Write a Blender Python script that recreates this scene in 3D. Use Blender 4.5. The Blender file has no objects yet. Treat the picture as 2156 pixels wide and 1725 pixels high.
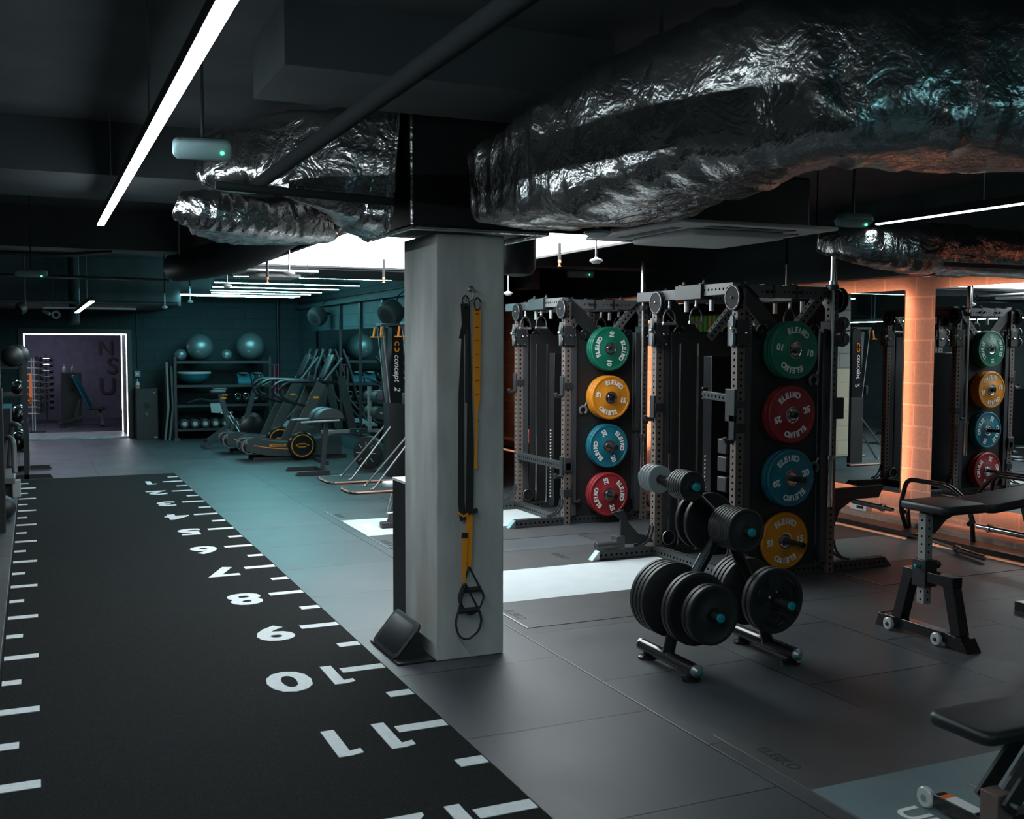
import bpy, math, random
from mathutils import Vector, Matrix
random.seed(7)
PI = math.pi
S = bpy.context.scene
COL = S.collection
# ------------------------------------------------------------------ camera
F, YAW, PIT, ROLL, HCAM = 2247.04, 0.421083, 0.0599882, -0.00226, 1.8315
def cam_axes():
    cy, sy, cp, sp = math.cos(YAW), math.sin(YAW), math.cos(PIT), math.sin(PIT)
    fw = Vector((sy * cp, cy * cp, -sp)); rt = Vector((cy, -sy, 0)); up = rt.cross(fw)
    return fw, rt, up
FW, RT, UP = cam_axes()
c_, s_ = math.cos(ROLL), math.sin(ROLL)
R2 = RT * c_ - UP * s_; U2 = RT * s_ + UP * c_
cd = bpy.data.cameras.new('camera'); cam = bpy.data.objects.new('camera', cd); COL.objects.link(cam)
cd.sensor_width = 36; cd.lens = F / 2156 * 36; cd.clip_start = .05; cd.clip_end = 100
M = Matrix.Identity(4)
for i in range(3):
    M[i][0] = R2[i]; M[i][1] = U2[i]; M[i][2] = -FW[i]
M[2][3] = HCAM
cam.matrix_world = M
S.camera = cam
cd.dof.use_dof = True; cd.dof.focus_distance = 8.5; cd.dof.aperture_fstop = 5.6
def ray(px, py):
    a, b = px - 1078, 862.5 - py
    u = c_ * a + s_ * b; v = -s_ * a + c_ * b
    return (RT * u + UP * v) / F + FW
def at(px, py, axis, val):          # the place in the room seen at a pixel, on a known plane
    d = ray(px, py); o = Vector((0, 0, HCAM))
    return o + d * ((val - o[axis]) / d[axis])
# ------------------------------------------------------------------ world, exposure
w = bpy.data.worlds.new('world'); S.world = w; w.use_nodes = True
w.node_tree.nodes['Background'].inputs[0].default_value = (.5, .8, .9, 1)
w.node_tree.nodes['Background'].inputs[1].default_value = .012
S.view_settings.view_transform = 'Standard'; S.view_settings.look = 'None'
S.view_settings.gamma = 1; S.view_settings.use_curve_mapping = False
S.view_settings.exposure = 0.0
S.cycles.max_bounces = 7; S.cycles.diffuse_bounces = 3; S.cycles.glossy_bounces = 5
S.cycles.transmission_bounces = 4; S.cycles.sample_clamp_indirect = 3; S.cycles.sample_clamp_direct = 0
S.cycles.caustics_reflective = False; S.cycles.caustics_refractive = False
S.cycles.use_denoising = True
E = dict(strip=72, box=9.5, teal=85, orange=42, door=12, rear=85)
# ------------------------------------------------------------------ materials
def mat(name, col, rough=.5, metal=0, spec=.5, bump=0, bscale=60, var=0, vscale=8, emit=0, coat=0, voff=None):
    m = bpy.data.materials.new(name); m.use_nodes = True
    nt = m.node_tree; N = nt.nodes; L = nt.links; b = N['Principled BSDF']
    b.inputs['Base Color'].default_value = (*col, 1); b.inputs['Roughness'].default_value = rough
    b.inputs['Metallic'].default_value = metal; b.inputs['Specular IOR Level'].default_value = spec
    if coat: b.inputs['Coat Weight'].default_value = coat
    if emit:
        b.inputs['Emission Color'].default_value = (*col, 1); b.inputs['Emission Strength'].default_value = emit
    if bump or var:
        tc = N.new('ShaderNodeTexCoord')
    if bump:
        n = N.new('ShaderNodeTexNoise'); n.inputs['Scale'].default_value = bscale; n.inputs['Detail'].default_value = 3
        bp = N.new('ShaderNodeBump'); bp.inputs['Strength'].default_value = bump; bp.inputs['Distance'].default_value = .01
        L.new(tc.outputs['Object'], n.inputs['Vector']); L.new(n.outputs[0], bp.inputs['Height']); L.new(bp.outputs[0], b.inputs['Normal'])
    if var:
        n = N.new('ShaderNodeTexNoise'); n.inputs['Scale'].default_value = vscale; n.inputs['Detail'].default_value = 6
        r = N.new('ShaderNodeMapRange'); r.inputs[1].default_value = .3; r.inputs[2].default_value = .7
        r.inputs[3].default_value = 1 - var; r.inputs[4].default_value = 1 + var
        mx = N.new('ShaderNodeVectorMath'); mx.operation = 'SCALE'; mx.inputs[0].default_value = col
        L.new(tc.outputs['Object'], n.inputs['Vector']); L.new(n.outputs[0], r.inputs[0]); L.new(r.outputs[0], mx.inputs[3])
        L.new(mx.outputs[0], b.inputs['Base Color'])
    return m
def nd(nt, t, **k):
    n = nt.nodes.new('ShaderNode' + t)
    for a, v in k.items(): setattr(n, a, v)
    return n
def mth(nt, op, a, b=None, c=None):
    n = nd(nt, 'Math', operation=op)
    for i, x in enumerate((a, b, c)):
        if x is None: continue
        if isinstance(x, (int, float)): n.inputs[i].default_value = x
        else: nt.links.new(x, n.inputs[i])
    return n.outputs[0]
def mixc(nt, f, a, b):
    n = nd(nt, 'Mix', data_type='RGBA')
    nt.links.new(f, n.inputs[0]) if not isinstance(f, (int, float)) else setattr(n.inputs[0], 'default_value', f)
    for i, x in ((6, a), (7, b)):
        if isinstance(x, tuple): n.inputs[i].default_value = (*x, 1)
        else: nt.links.new(x, n.inputs[i])
    return n.outputs[2]
MT = {}
MT['black'] = mat('black_powder_coat', (.018, .019, .020), .45, bump=.08, bscale=500)
MT['blackgloss'] = mat('black_gloss_paint', (.01, .01, .011), .22)
MT['panel'] = mat('matt_black_panel', (.011, .011, .012), .55, var=.15)
MT['rubber'] = mat('black_rubber', (.016, .016, .017), .5, bump=.15, bscale=300)
MT['ceil'] = mat('dark_painted_ceiling', (.055, .066, .072), .8, bump=.2, bscale=20, var=.25, vscale=2)
MT['wallteal'] = None
MT['steel'] = mat('chrome_steel', (.62, .63, .64), .16, 1)
MT['satin'] = mat('satin_steel', (.42, .42, .42), .38, 1)
MT['grey'] = mat('grey_painted_metal', (.12, .125, .13), .42)
MT['dgrey'] = mat('charcoal_painted_metal', (.04, .043, .047), .4)
MT['lgreyb'] = mat('pale_grey_enamel', (.38, .43, .44), .3)
MT['white'] = mat('white_plastic', (.75, .76, .76), .4)
MT['lgrey'] = mat('light_grey_plastic', (.35, .37, .38), .5)
MT['fascia'] = mat('pale_grey_fascia', (.62, .62, .61), .5)
MT['paint'] = mat('white_marking_paint', (.62, .65, .66), .7, bump=.3, bscale=300, var=.08, vscale=40)
MT['letter'] = mat('white_lettering', (.8, .8, .78), .5)
MT['letterB'] = mat('black_lettering', (.008, .008, .009), .6)
MT['amber'] = mat('amber_webbing', (.85, .30, .008), .65, bump=.3, bscale=400)
MT['amberp'] = mat('amber_plastic', (.9, .25, .008), .4)
MT['web'] = mat('black_webbing', (.012, .012, .013), .7, bump=.4, bscale=400)
MT['vinyl'] = mat('black_vinyl', (.014, .015, .017), .42, bump=.12, bscale=250)
MT['gym_green'] = mat('green_rubber', (.004, .155, .095), .45, var=.1, vscale=30)
MT['gym_dgreen'] = mat('green_rubber_dull', (.004, .155, .095), .45, var=.1, vscale=30)
MT['gym_yellow'] = mat('yellow_rubber', (.62, .225, .012), .45, var=.1, vscale=30)
MT['gym_blue'] = mat('blue_rubber', (.006, .135, .19), .45, var=.1, vscale=30)
MT['gym_red'] = mat('red_rubber', (.26, .018, .024), .45, var=.1, vscale=30)
MT['pink'] = mat('pink_band', (.6, .05, .16), .6)
MT['orange'] = mat('orange_fabric', (.8, .14, .01), .6)
MT['tealpad'] = mat('teal_vinyl', (.01, .17, .23), .45)
MT['ball'] = mat('silver_grey_ball_vinyl', (.20, .26, .27), .36, .55, bump=.08, bscale=40)
MT['bosu'] = mat('blue_rubber_dome', (.02, .12, .16), .35)
MT['yedge'] = mat('pale_wood_edge', (.62, .33, .22), .5)
MT['boardtop'] = mat('dark_board_top', (.05, .055, .06), .6)
MT['pulleyb'] = mat('matt_black_pulley', (.010, .010, .011), .65, spec=.15)
MT['vinyl2'] = mat('charcoal_vinyl', (.035, .038, .042), .5, bump=.1, bscale=200)
MT['rustd'] = mat('dark_bronze_panel', (.045, .042, .040), .4)
MT['ceil2'] = mat('black_sheet_metal', (.012, .013, .014), .55)
MT['dgreyd'] = mat('black_flexible_hose', (.03, .033, .036), .45)
MT['green_led'] = mat('green_indicator', (.05, 1, .35), .5, emit=6)
MT['tealcap'] = mat('teal_cap', (.01, .28, .33), .3)
MT['screen'] = mat('dark_glass_screen', (.01, .012, .014), .35)
MT['rust'] = mat('bronze_painted_steel', (.14, .10, .085), .45, bump=.05, bscale=200)
MT['cab'] = mat('dark_cabinet', (.014, .016, .018), .45)
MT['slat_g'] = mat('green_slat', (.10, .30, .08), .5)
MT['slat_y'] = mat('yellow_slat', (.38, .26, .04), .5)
MT['clearp'] = mat('clear_plastic', (.5, .52, .52), .15)
MT['copper'] = mat('copper_bulb', (.6, .25, .12), .4)
MT['vroom'] = mat('violet_grey_wall', (.13, .125, .15), .7, bump=.2, bscale=60, var=.15)
MT['letterwall'] = mat('dull_bronze_letters', (.05, .03, .04), .5)
def emis(name, col, st):
    m = bpy.data.materials.new(name); m.use_nodes = True; nt = m.node_tree
    nt.nodes.remove(nt.nodes['Principled BSDF'])
    e = nd(nt, 'Emission'); e.inputs[0].default_value = (*col, 1); e.inputs[1].default_value = st
    nt.links.new(e.outputs[0], nt.nodes['Material Output'].inputs[0]); return m
MT['e_strip'] = emis('led_strip_white', (.80, .95, 1), E['strip'])
MT['e_rear'] = emis('led_strip_cool', (.38, .90, 1), E['rear'])
MT['e_box'] = emis('light_panel', (.9, .97, 1), E['box'])
MT['e_teal'] = emis('led_strip_teal', (.30, .92, 1), E['teal'])
MT['e_orange'] = emis('led_tape_orange', (1, .40, .23), E['orange'])
MT['e_right'] = emis('led_strip_right', (.80, .95, 1), 11)
MT['e_kerb'] = emis('kerb_tape_orange', (1, .42, .24), 14)
MT['e_door'] = emis('led_tape_white', (.86, .92, 1), E['door'])
MT['e_vio'] = emis('violet_lamp', (.66, .66, 1), 24)
def block_mat(name, col, mortar, axis, bw=.44, bh=.215, rough=.75, off=(0, 0), msize=.012, bump=.6):
    m = mat(name, col, rough); nt = m.node_tree; L = nt.links; b = nt.nodes['Principled BSDF']
    g = nd(nt, 'NewGeometry'); sp = nd(nt, 'SeparateXYZ'); L.new(g.outputs['Position'], sp.inputs[0])
    cb = nd(nt, 'CombineXYZ')
    L.new(mth(nt, 'ADD', sp.outputs[axis], off[0]), cb.inputs[0]); L.new(mth(nt, 'ADD', sp.outputs[2], off[1]), cb.inputs[1])
    br = nd(nt, 'TexBrick'); br.inputs['Scale'].default_value = 1; br.inputs['Mortar Size'].default_value = msize
    br.inputs['Mortar Smooth'].default_value = .3; br.inputs['Brick Width'].default_value = bw; br.inputs['Row Height'].default_value = bh
    br.inputs['Color1'].default_value = (*col, 1); br.inputs['Color2'].default_value = (*[c * .86 for c in col], 1)
    br.inputs['Mortar'].default_value = (*mortar, 1)
    L.new(cb.outputs[0], br.inputs['Vector'])
    n = nd(nt, 'TexNoise'); n.inputs['Scale'].default_value = 45; n.inputs['Detail'].default_value = 5; L.new(g.outputs['Position'], n.inputs['Vector'])
    mr = nd(nt, 'MapRange'); mr.inputs[3].default_value = .75; mr.inputs[4].default_value = 1.25; L.new(n.outputs[0], mr.inputs[0])
    vs = nd(nt, 'VectorMath', operation='SCALE'); L.new(br.outputs[0], vs.inputs[0]); L.new(mr.outputs[0], vs.inputs[3]); L.new(vs.outputs[0], b.inputs['Base Color'])
    h = mth(nt, 'ADD', mth(nt, 'MULTIPLY', br.outputs['Fac'], -1), mth(nt, 'MULTIPLY', n.outputs[0], .35))
    bp = nd(nt, 'Bump'); bp.inputs['Strength'].default_value = bump; bp.inputs['Distance'].default_value = .006
    L.new(h, bp.inputs['Height']); L.new(bp.outputs[0], b.inputs['Normal']); return m
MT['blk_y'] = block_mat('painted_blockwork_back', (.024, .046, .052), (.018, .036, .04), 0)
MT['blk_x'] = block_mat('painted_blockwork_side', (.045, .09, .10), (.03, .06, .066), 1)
MT['blk_m'] = block_mat('bare_blockwork', (.42, .30, .24), (.55, .38, .3), 1, bh=.218, off=(.12, .07))
MT['blk_g'] = block_mat('grey_painted_blocks', (.20, .22, .21), (.10, .11, .11), 0)
MT['blk_c'] = block_mat('cream_painted_blocks', (.42, .41, .30), (.36, .35, .26), 0)
MT['blk_d'] = block_mat('dark_blockwork', (.02, .023, .025), (.015, .017, .019), 1)
# rubber tile floor
def floor_mat():
    m = mat('rubber_tile_floor', (.05, .05, .05), .5); nt = m.node_tree; L = nt.links; b = nt.nodes['Principled BSDF']
    g = nd(nt, 'NewGeometry'); sp = nd(nt, 'SeparateXYZ'); L.new(g.outputs['Position'], sp.inputs[0])
    u = mth(nt, 'ADD', sp.outputs[0], -1.79 + 10); col = mth(nt, 'FLOOR', u)
    v = mth(nt, 'ADD', mth(nt, 'DIVIDE', mth(nt, 'ADD', sp.outputs[1], -4.525 + 20.4), 1.02), mth(nt, 'MULTIPLY', mth(nt, 'MODULO', col, 2), .5))
    row = mth(nt, 'FLOOR', v)
    du = mth(nt, 'ABSOLUTE', mth(nt, 'SUBTRACT', mth(nt, 'FRACT', mth(nt, 'ADD', u, .5)), .5))
    dv = mth(nt, 'ABSOLUTE', mth(nt, 'SUBTRACT', mth(nt, 'FRACT', mth(nt, 'ADD', v, .5)), .5))
    d = mth(nt, 'MINIMUM', du, dv)
    seam = nd(nt, 'MapRange'); seam.inputs[1].default_value = .0035; seam.inputs[2].default_value = .008
    seam.inputs[3].default_value = 1; seam.inputs[4].default_value = 0; L.new(d, seam.inputs[0])
    cb = nd(nt, 'CombineXYZ'); L.new(col, cb.inputs[0]); L.new(row, cb.inputs[1])
    wn = nd(nt, 'TexWhiteNoise'); wn.noise_dimensions = '2D'; L.new(cb.outputs[0], wn.inputs['Vector'])
    n1 = nd(nt, 'TexNoise'); n1.inputs['Scale'].default_value = 260; n1.inputs['Detail'].default_value = 2; L.new(g.outputs['Position'], n1.inputs['Vector'])
    n2 = nd(nt, 'TexNoise'); n2.inputs['Scale'].default_value = 1.6; n2.inputs['Detail'].default_value = 6; L.new(g.outputs['Position'], n2.inputs['Vector'])
    k = mth(nt, 'MULTIPLY', mth(nt, 'ADD', .78, mth(nt, 'MULTIPLY', wn.outputs[0], .3)), mth(nt, 'ADD', .5, mth(nt, 'MULTIPLY', n1.outputs[0], .95)))
    k = mth(nt, 'MULTIPLY', k, mth(nt, 'ADD', .6, mth(nt, 'MULTIPLY', n2.outputs[0], .8)))
    vs = nd(nt, 'VectorMath', operation='SCALE'); vs.inputs[0].default_value = (.055, .062, .068); L.new(k, vs.inputs[3])
    L.new(mixc(nt, seam.outputs[0], vs.outputs[0], (.004, .004, .005)), b.inputs['Base Color'])
    L.new(mth(nt, 'ADD', .34, mth(nt, 'MULTIPLY', n2.outputs[0], .22)), b.inputs['Roughness'])
    bp = nd(nt, 'Bump'); bp.inputs['Strength'].default_value = .35; bp.inputs['Distance'].default_value = .004
    L.new(mth(nt, 'SUBTRACT', mth(nt, 'MULTIPLY', n1.outputs[0], .5), seam.outputs[0]), bp.inputs['Height']); L.new(bp.outputs[0], b.inputs['Normal'])
    return m
MT['floor'] = floor_mat()
def turf_mat():
    m = mat('black_turf', (.01, .01, .01), .9, spec=.15); nt = m.node_tree; L = nt.links; b = nt.nodes['Principled BSDF']
    g = nd(nt, 'NewGeometry'); n = nd(nt, 'TexNoise'); n.inputs['Scale'].default_value = 220; n.inputs['Detail'].default_value = 4
    L.new(g.outputs['Position'], n.inputs['Vector'])
    r = nd(nt, 'ValToRGB'); r.color_ramp.elements[0].position = .42; r.color_ramp.elements[0].color = (.003, .003, .0035, 1)
    r.color_ramp.elements[1].position = .72; r.color_ramp.elements[1].color = (.022, .022, .022, 1)
    L.new(n.outputs[0], r.inputs[0]); L.new(r.outputs[0], b.inputs['Base Color'])
    bp = nd(nt, 'Bump'); bp.inputs['Strength'].default_value = .8; bp.inputs['Distance'].default_value = .006
    L.new(n.outputs[0], bp.inputs['Height']); L.new(bp.outputs[0], b.inputs['Normal']); return m
MT['turf'] = turf_mat()
def conc_mat():
    m = mat('smooth_concrete', (.2, .2, .2), .6); nt = m.node_tree; L = nt.links; b = nt.nodes['Principled BSDF']
    g = nd(nt, 'NewGeometry'); mp = nd(nt, 'Mapping'); mp.inputs['Scale'].default_value = (3, 3, .8); L.new(g.outputs['Position'], mp.inputs[0])
    n = nd(nt, 'TexNoise'); n.inputs['Scale'].default_value = 1.6; n.inputs['Detail'].default_value = 7; L.new(mp.outputs[0], n.inputs['Vector'])
    r = nd(nt, 'ValToRGB'); e = r.color_ramp.elements; e[0].position = .3; e[0].color = (.36, .36, .35, 1); e[1].position = .72; e[1].color = (.64, .635, .61, 1)
    L.new(n.outputs[0], r.inputs[0])
    n2 = nd(nt, 'TexNoise'); n2.inputs['Scale'].default_value = 2.6; n2.inputs['Detail'].default_value = 4; L.new(g.outputs['Position'], n2.inputs['Vector'])
    f = nd(nt, 'MapRange'); f.inputs[1].default_value = .58; f.inputs[2].default_value = .75; f.inputs[4].default_value = .45; L.new(n2.outputs[0], f.inputs[0])
    n3 = nd(nt, 'TexNoise'); n3.inputs['Scale'].default_value = 300; L.new(g.outputs['Position'], n3.inputs['Vector'])
    L.new(mixc(nt, f.outputs[0], r.outputs[0], (.50, .37, .29)), b.inputs['Base Color'])
    bp = nd(nt, 'Bump'); bp.inputs['Strength'].default_value = .25; bp.inputs['Distance'].default_value = .004
    L.new(mth(nt, 'ADD', n.outputs[0], mth(nt, 'MULTIPLY', n3.outputs[0], .4)), bp.inputs['Height']); L.new(bp.outputs[0], b.inputs['Normal']); return m
MT['conc'] = conc_mat()
def foil_mat():
    m = mat('crinkled_foil', (.62, .61, .60), .21, 1); nt = m.node_tree; L = nt.links; b = nt.nodes['Principled BSDF']
    g = nd(nt, 'NewGeometry'); n = nd(nt, 'TexNoise'); n.inputs['Scale'].default_value = 5; n.inputs['Detail'].default_value = 4; n.inputs['Distortion'].default_value = .8
    n.inputs['Roughness'].default_value = .55
    v = nd(nt, 'TexNoise'); v.inputs['Scale'].default_value = 22; v.inputs['Detail'].default_value = 2; v.inputs['Distortion'].default_value = 1.5
    L.new(g.outputs['Position'], n.inputs['Vector']); L.new(g.outputs['Position'], v.inputs['Vector'])
    bp = nd(nt, 'Bump'); bp.inputs['Strength'].default_value = .6; bp.inputs['Distance'].default_value = .04
    L.new(mth(nt, 'ADD', n.outputs[0], mth(nt, 'MULTIPLY', v.outputs[0], .13)), bp.inputs['Height']); L.new(bp.outputs[0], b.inputs['Normal']); return m
MT['foil'] = foil_mat()
def holes_mat(name, col, rough=.42, pitch=.05, r=.0105):
    m = mat(name, col, rough); nt = m.node_tree; L = nt.links; b = nt.nodes['Principled BSDF']
    uv = nd(nt, 'UVMap'); sp = nd(nt, 'SeparateXYZ'); L.new(uv.outputs[0], sp.inputs[0])
    t = mth(nt, 'SUBTRACT', mth(nt, 'FRACT', mth(nt, 'DIVIDE', sp.outputs[1], pitch)), .5)
    t = mth(nt, 'MULTIPLY', t, pitch)
    d = mth(nt, 'SQRT', mth(nt, 'ADD', mth(nt, 'MULTIPLY', t, t), mth(nt, 'MULTIPLY', sp.outputs[0], sp.outputs[0])))
    h = mth(nt, 'LESS_THAN', d, r)
    L.new(mixc(nt, h, col, (.003, .003, .003)), b.inputs['Base Color'])
    L.new(mth(nt, 'MULTIPLY', mth(nt, 'SUBTRACT', 1, h), .5), b.inputs['Specular IOR Level'])
    bp = nd(nt, 'Bump'); bp.inputs['Strength'].default_value = 1; bp.inputs['Distance'].default_value = .004
    L.new(mth(nt, 'SUBTRACT', 1, h), bp.inputs['Height']); L.new(bp.outputs[0], b.inputs['Normal']); return m
MT['hole'] = holes_mat('perforated_bronze_upright', (.115, .092, .083), .42)
MT['holeb'] = holes_mat('perforated_black_steel', (.03, .032, .034), .42)
MT['holeg'] = holes_mat('perforated_grey_steel', (.13, .13, .13), .38)
MT['mirror'] = mat('mirror_glass', (.74, .78, .78), .0, 1)
MT['tread'] = mat('ribbed_tread_belt', (.03, .04, .043), .5)
_nt = MT['tread'].node_tree
_g = nd(_nt, 'NewGeometry'); _sp = nd(_nt, 'SeparateXYZ'); _nt.links.new(_g.outputs['Position'], _sp.inputs[0])
_bp = nd(_nt, 'Bump'); _bp.inputs['Distance'].default_value = .01
_nt.links.new(mth(_nt, 'SINE', mth(_nt, 'MULTIPLY', _sp.outputs[0], 110)), _bp.inputs['Height']); _nt.links.new(_bp.outputs[0], _nt.nodes['Principled BSDF'].inputs['Normal'])
# ------------------------------------------------------------------ mesh helpers
class MB:
    def __init__(s): s.v = []; s.f = []; s.uv = []; s.mi = []; s.cm = 0
    def face(s, idx, uvs=None):
        s.f.append(idx); s.uv.append(uvs or [(9, 9)] * len(idx)); s.mi.append(s.cm)
    def mat(s, i): s.cm = i; return s
    def hexa(s, P):            # 8 corners, bottom ring then top ring
        b = len(s.v); s.v += [tuple(p) for p in P]
        for q in ((3, 2, 1, 0), (4, 5, 6, 7), (0, 1, 5, 4), (1, 2, 6, 5), (2, 3, 7, 6), (3, 0, 4, 7)): s.face([b + i for i in q])
        return s
    def box(s, x0, x1, y0, y1, z0, z1):
        return s.hexa([(x0, y0, z0), (x1, y0, z0), (x1, y1, z0), (x0, y1, z0), (x0, y0, z1), (x1, y0, z1), (x1, y1, z1), (x0, y1, z1)])
    def cbox(s, c, d): return s.box(c[0] - d[0] / 2, c[0] + d[0] / 2, c[1] - d[1] / 2, c[1] + d[1] / 2, c[2] - d[2] / 2, c[2] + d[2] / 2)
    def beam(s, p, q, w, h, up=(0, 0, 1)):      # rectangular bar, w across, h along up; UVs run along it for pin holes
        p, q = Vector(p), Vector(q); d = (q - p); ln = d.length; d.normalize(); up = Vector(up)
        if abs(d.dot(up)) > .98: up = Vector((0, 1, 0)) if abs(d.y) < .9 else Vector((1, 0, 0))
        sx = d.cross(up).normalized(); u = sx.cross(d).normalized()
        b = len(s.v); cs = [(-1, -1), (1, -1), (1, 1), (-1, 1)]
        for o in (p, q):
            for a, c in cs: s.v.append(tuple(o + sx * (a * w / 2) + u * (c * h / 2)))
        for i in range(4):
            j = (i + 1) % 4; e = (w if i % 2 == 0 else h) / 2
            s.face([b + i, b + j, b + 4 + j, b + 4 + i], [(-e, 0), (e, 0), (e, ln), (-e, ln)])
        s.face([b + 3, b + 2, b + 1, b]); s.face([b + 4, b + 5, b + 6, b + 7]); return s
    def tube(s, pts, r, n=10, caps=True, flat=1):
        pts = [Vector(p) for p in pts]; m = len(pts); rs = r if isinstance(r, (list, tuple)) else [r] * m
        T = []
        for i in range(m):
            t = (pts[min(i + 1, m - 1)] - pts[max(i - 1, 0)]); T.append(t.normalized() if t.length > 1e-9 else Vector((0, 0, 1)))
        a = Vector((0, 0, 1)) if abs(T[0].z) < .9 else Vector((1, 0, 0)); nx = T[0].cross(a).normalized(); b = len(s.v)
        for i in range(m):
            nx = (nx - T[i] * nx.dot(T[i])).normalized(); ny = T[i].cross(nx)
            for k in range(n):
                an = 2 * PI * k / n; s.v.append(tuple(pts[i] + nx * (math.cos(an) * rs[i]) + ny * (math.sin(an) * rs[i] * flat)))
        for i in range(m - 1):
            for k in range(n):
                j = (k + 1) % n; s.face([b + i * n + k, b + i * n + j, b + (i + 1) * n + j, b + (i + 1) * n + k])
        if caps:
            s.face([b + k for k in range(n - 1, -1, -1)]); s.face([b + (m - 1) * n + k for k in range(n)])
        return s
    def cyl(s, p, q, r, n=16): return s.tube([p, q], r, n)
    def lathe(s, prof, o, ax, n=32, ring=False):   # prof: (radius, along axis); ring = closed section with a hole
        o = Vector(o); ax = Vector(ax).normalized(); a = Vector((0, 0, 1)) if abs(ax.z) < .9 else Vector((1, 0, 0))
        x = ax.cross(a).normalized(); y = ax.cross(x); b = len(s.v); m = len(prof)
        for r, h in prof:
            for k in range(n):
                an = 2 * PI * k / n; s.v.append(tuple(o + ax * h + x * (r * math.cos(an)) + y * (r * math.sin(an))))
        for i in range(m - 1):
            for k in range(n):
                j = (k + 1) % n; s.face([b + i * n + k, b + i * n + j, b + (i + 1) * n + j, b + (i + 1) * n + k])
        if ring:
            for k in range(n):
                j = (k + 1) % n; s.face([b + (m - 1) * n + k, b + (m - 1) * n + j, b + j, b + k])
            return s
        s.face([b + k for k in range(n - 1, -1, -1)]); s.face([b + (m - 1) * n + k for k in range(n)]); return s
    def ball(s, c, r, n=24, sz=1):
        pr = [(max(r * math.sin(PI * i / (n // 2)), 1e-4), -r * sz * math.cos(PI * i / (n // 2))) for i in range(n // 2 + 1)]
        return s.lathe(pr, c, (0, 0, 1), n)
    def prism(s, poly, axis, a, b2):           # polygon in the other two axes, extruded along axis
        o = [i for i in range(3) if i != axis]; b = len(s.v); n = len(poly)
        for c in (a, b2):
            for p in poly:
                q = [0, 0, 0]; q[axis] = c; q[o[0]] = p[0]; q[o[1]] = p[1]; s.v.append(tuple(q))
        for k in range(n):
            j = (k + 1) % n; s.face([b + k, b + j, b + n + j, b + n + k])
        s.face([b + k for k in range(n - 1, -1, -1)]); s.face([b + n + k for k in range(n)]); return s
    def pad(s, c, d, r=.03, seg=3, ax=None):  # soft rounded slab; ax = 3 axes vectors
        X, Y, Z = ax or (Vector((1, 0, 0)), Vector((0, 1, 0)), Vector((0, 0, 1))); c = Vector(c)
        hx, hy, hz = [q / 2 for q in d]; rc = min(.045, hx * .6, hy * .6); rings = []
        e = min(r, hz)
        lv = [(-hz, e)] + [(-hz + e - e * math.cos(t), e - e * math.sin(t)) for t in [PI / 6, PI / 3, PI / 2]] + [(hz - e + e * math.sin(t), e - e * math.cos(t)) for t in [0, PI / 6, PI / 3, PI / 2]]
        b = len(s.v); n = 0
        for z, ins in lv:
            ring = []
            for qx, qy, a0 in ((1, 1, 0), (-1, 1, PI / 2), (-1, -1, PI), (1, -1, 3 * PI / 2)):
                for k in range(4):
                    an = a0 + PI / 2 * k / 3; rr = rc
                    x = qx * (hx - rc) + rr * math.cos(an); y = qy * (hy - rc) + rr * math.sin(an)
                    x *= (hx - ins * .9) / hx; y *= (hy - ins * .9) / hy; ring.append(c + X * x + Y * y + Z * z)
            n = len(ring); s.v += [tuple(q) for q in ring]
        for i in range(len(lv) - 1):
            for k in range(n):
                j = (k + 1) % n; s.face([b + i * n + k, b + i * n + j, b + (i + 1) * n + j, b + (i + 1) * n + k])
        s.face([b + k for k in range(n - 1, -1, -1)]); s.face([b + (len(lv) - 1) * n + k for k in range(n)]); return s
    def build(s, name, mats, parent=None, smooth=35, bevel=0, org=None):
        o0 = Vector(org) if org is not None else (Vector(parent['_o']) if parent is not None and '_o' in parent else Vector((0, 0, 0)))
        me = bpy.data.meshes.new(name)
        me.from_pydata([tuple(Vector(p) - o0) for p in s.v], [], s.f)
        ul = me.uv_layers.new(name='UVMap'); fl = [c for u in s.uv for p in u for c in p]; ul.data.foreach_set('uv', fl)
        if not isinstance(mats, (list, tuple)): mats = [mats]
        for m in mats: me.materials.append(MT[m] if isinstance(m, str) else m)
        me.polygons.foreach_set('material_index', s.mi)
        if smooth:
            me.polygons.foreach_set('use_smooth', [True] * len(me.polygons)); me.set_sharp_from_angle(angle=math.radians(smooth))
        me.update(); ob = bpy.data.objects.new(name, me); COL.objects.link(ob)
        if parent is not None: ob.parent = parent; ob['_o'] = tuple(o0)
        else:
            ob['_o'] = tuple(o0); ob.location = o0
        if bevel:
            bv = ob.modifiers.new('bevel', 'BEVEL'); bv.width = bevel; bv.segments = 2; bv.limit_method = 'ANGLE'; bv.angle_limit = math.radians(40)
        return ob
def arc(c, r, a0, a1, n, plane='xz'):
    out = []
    for i in range(n + 1):
        a = math.radians(a0 + (a1 - a0) * i / n); u, v = r * math.cos(a), r * math.sin(a)
        out.append({'xz': (c[0] + u, c[1], c[2] + v), 'yz': (c[0], c[1] + u, c[2] + v), 'xy': (c[0] + u, c[1] + v, c[2])}[plane])
    return out
def rpath(pts, r=.05, n=4):                   # polyline with rounded corners
    P = [Vector(p) for p in pts]; out = [P[0]]
    for i in range(1, len(P) - 1):
        a, b, c = P[i - 1], P[i], P[i + 1]; d1 = (a - b); d2 = (c - b); k = min(r, d1.length * .45, d2.length * .45)
        p1 = b + d1.normalized() * k; p2 = b + d2.normalized() * k
        for t in range(n + 1):
            t /= n; out.append(p1 * (1 - t) ** 2 + b * 2 * t * (1 - t) + p2 * t * t)
    out.append(P[-1]); return out
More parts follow.
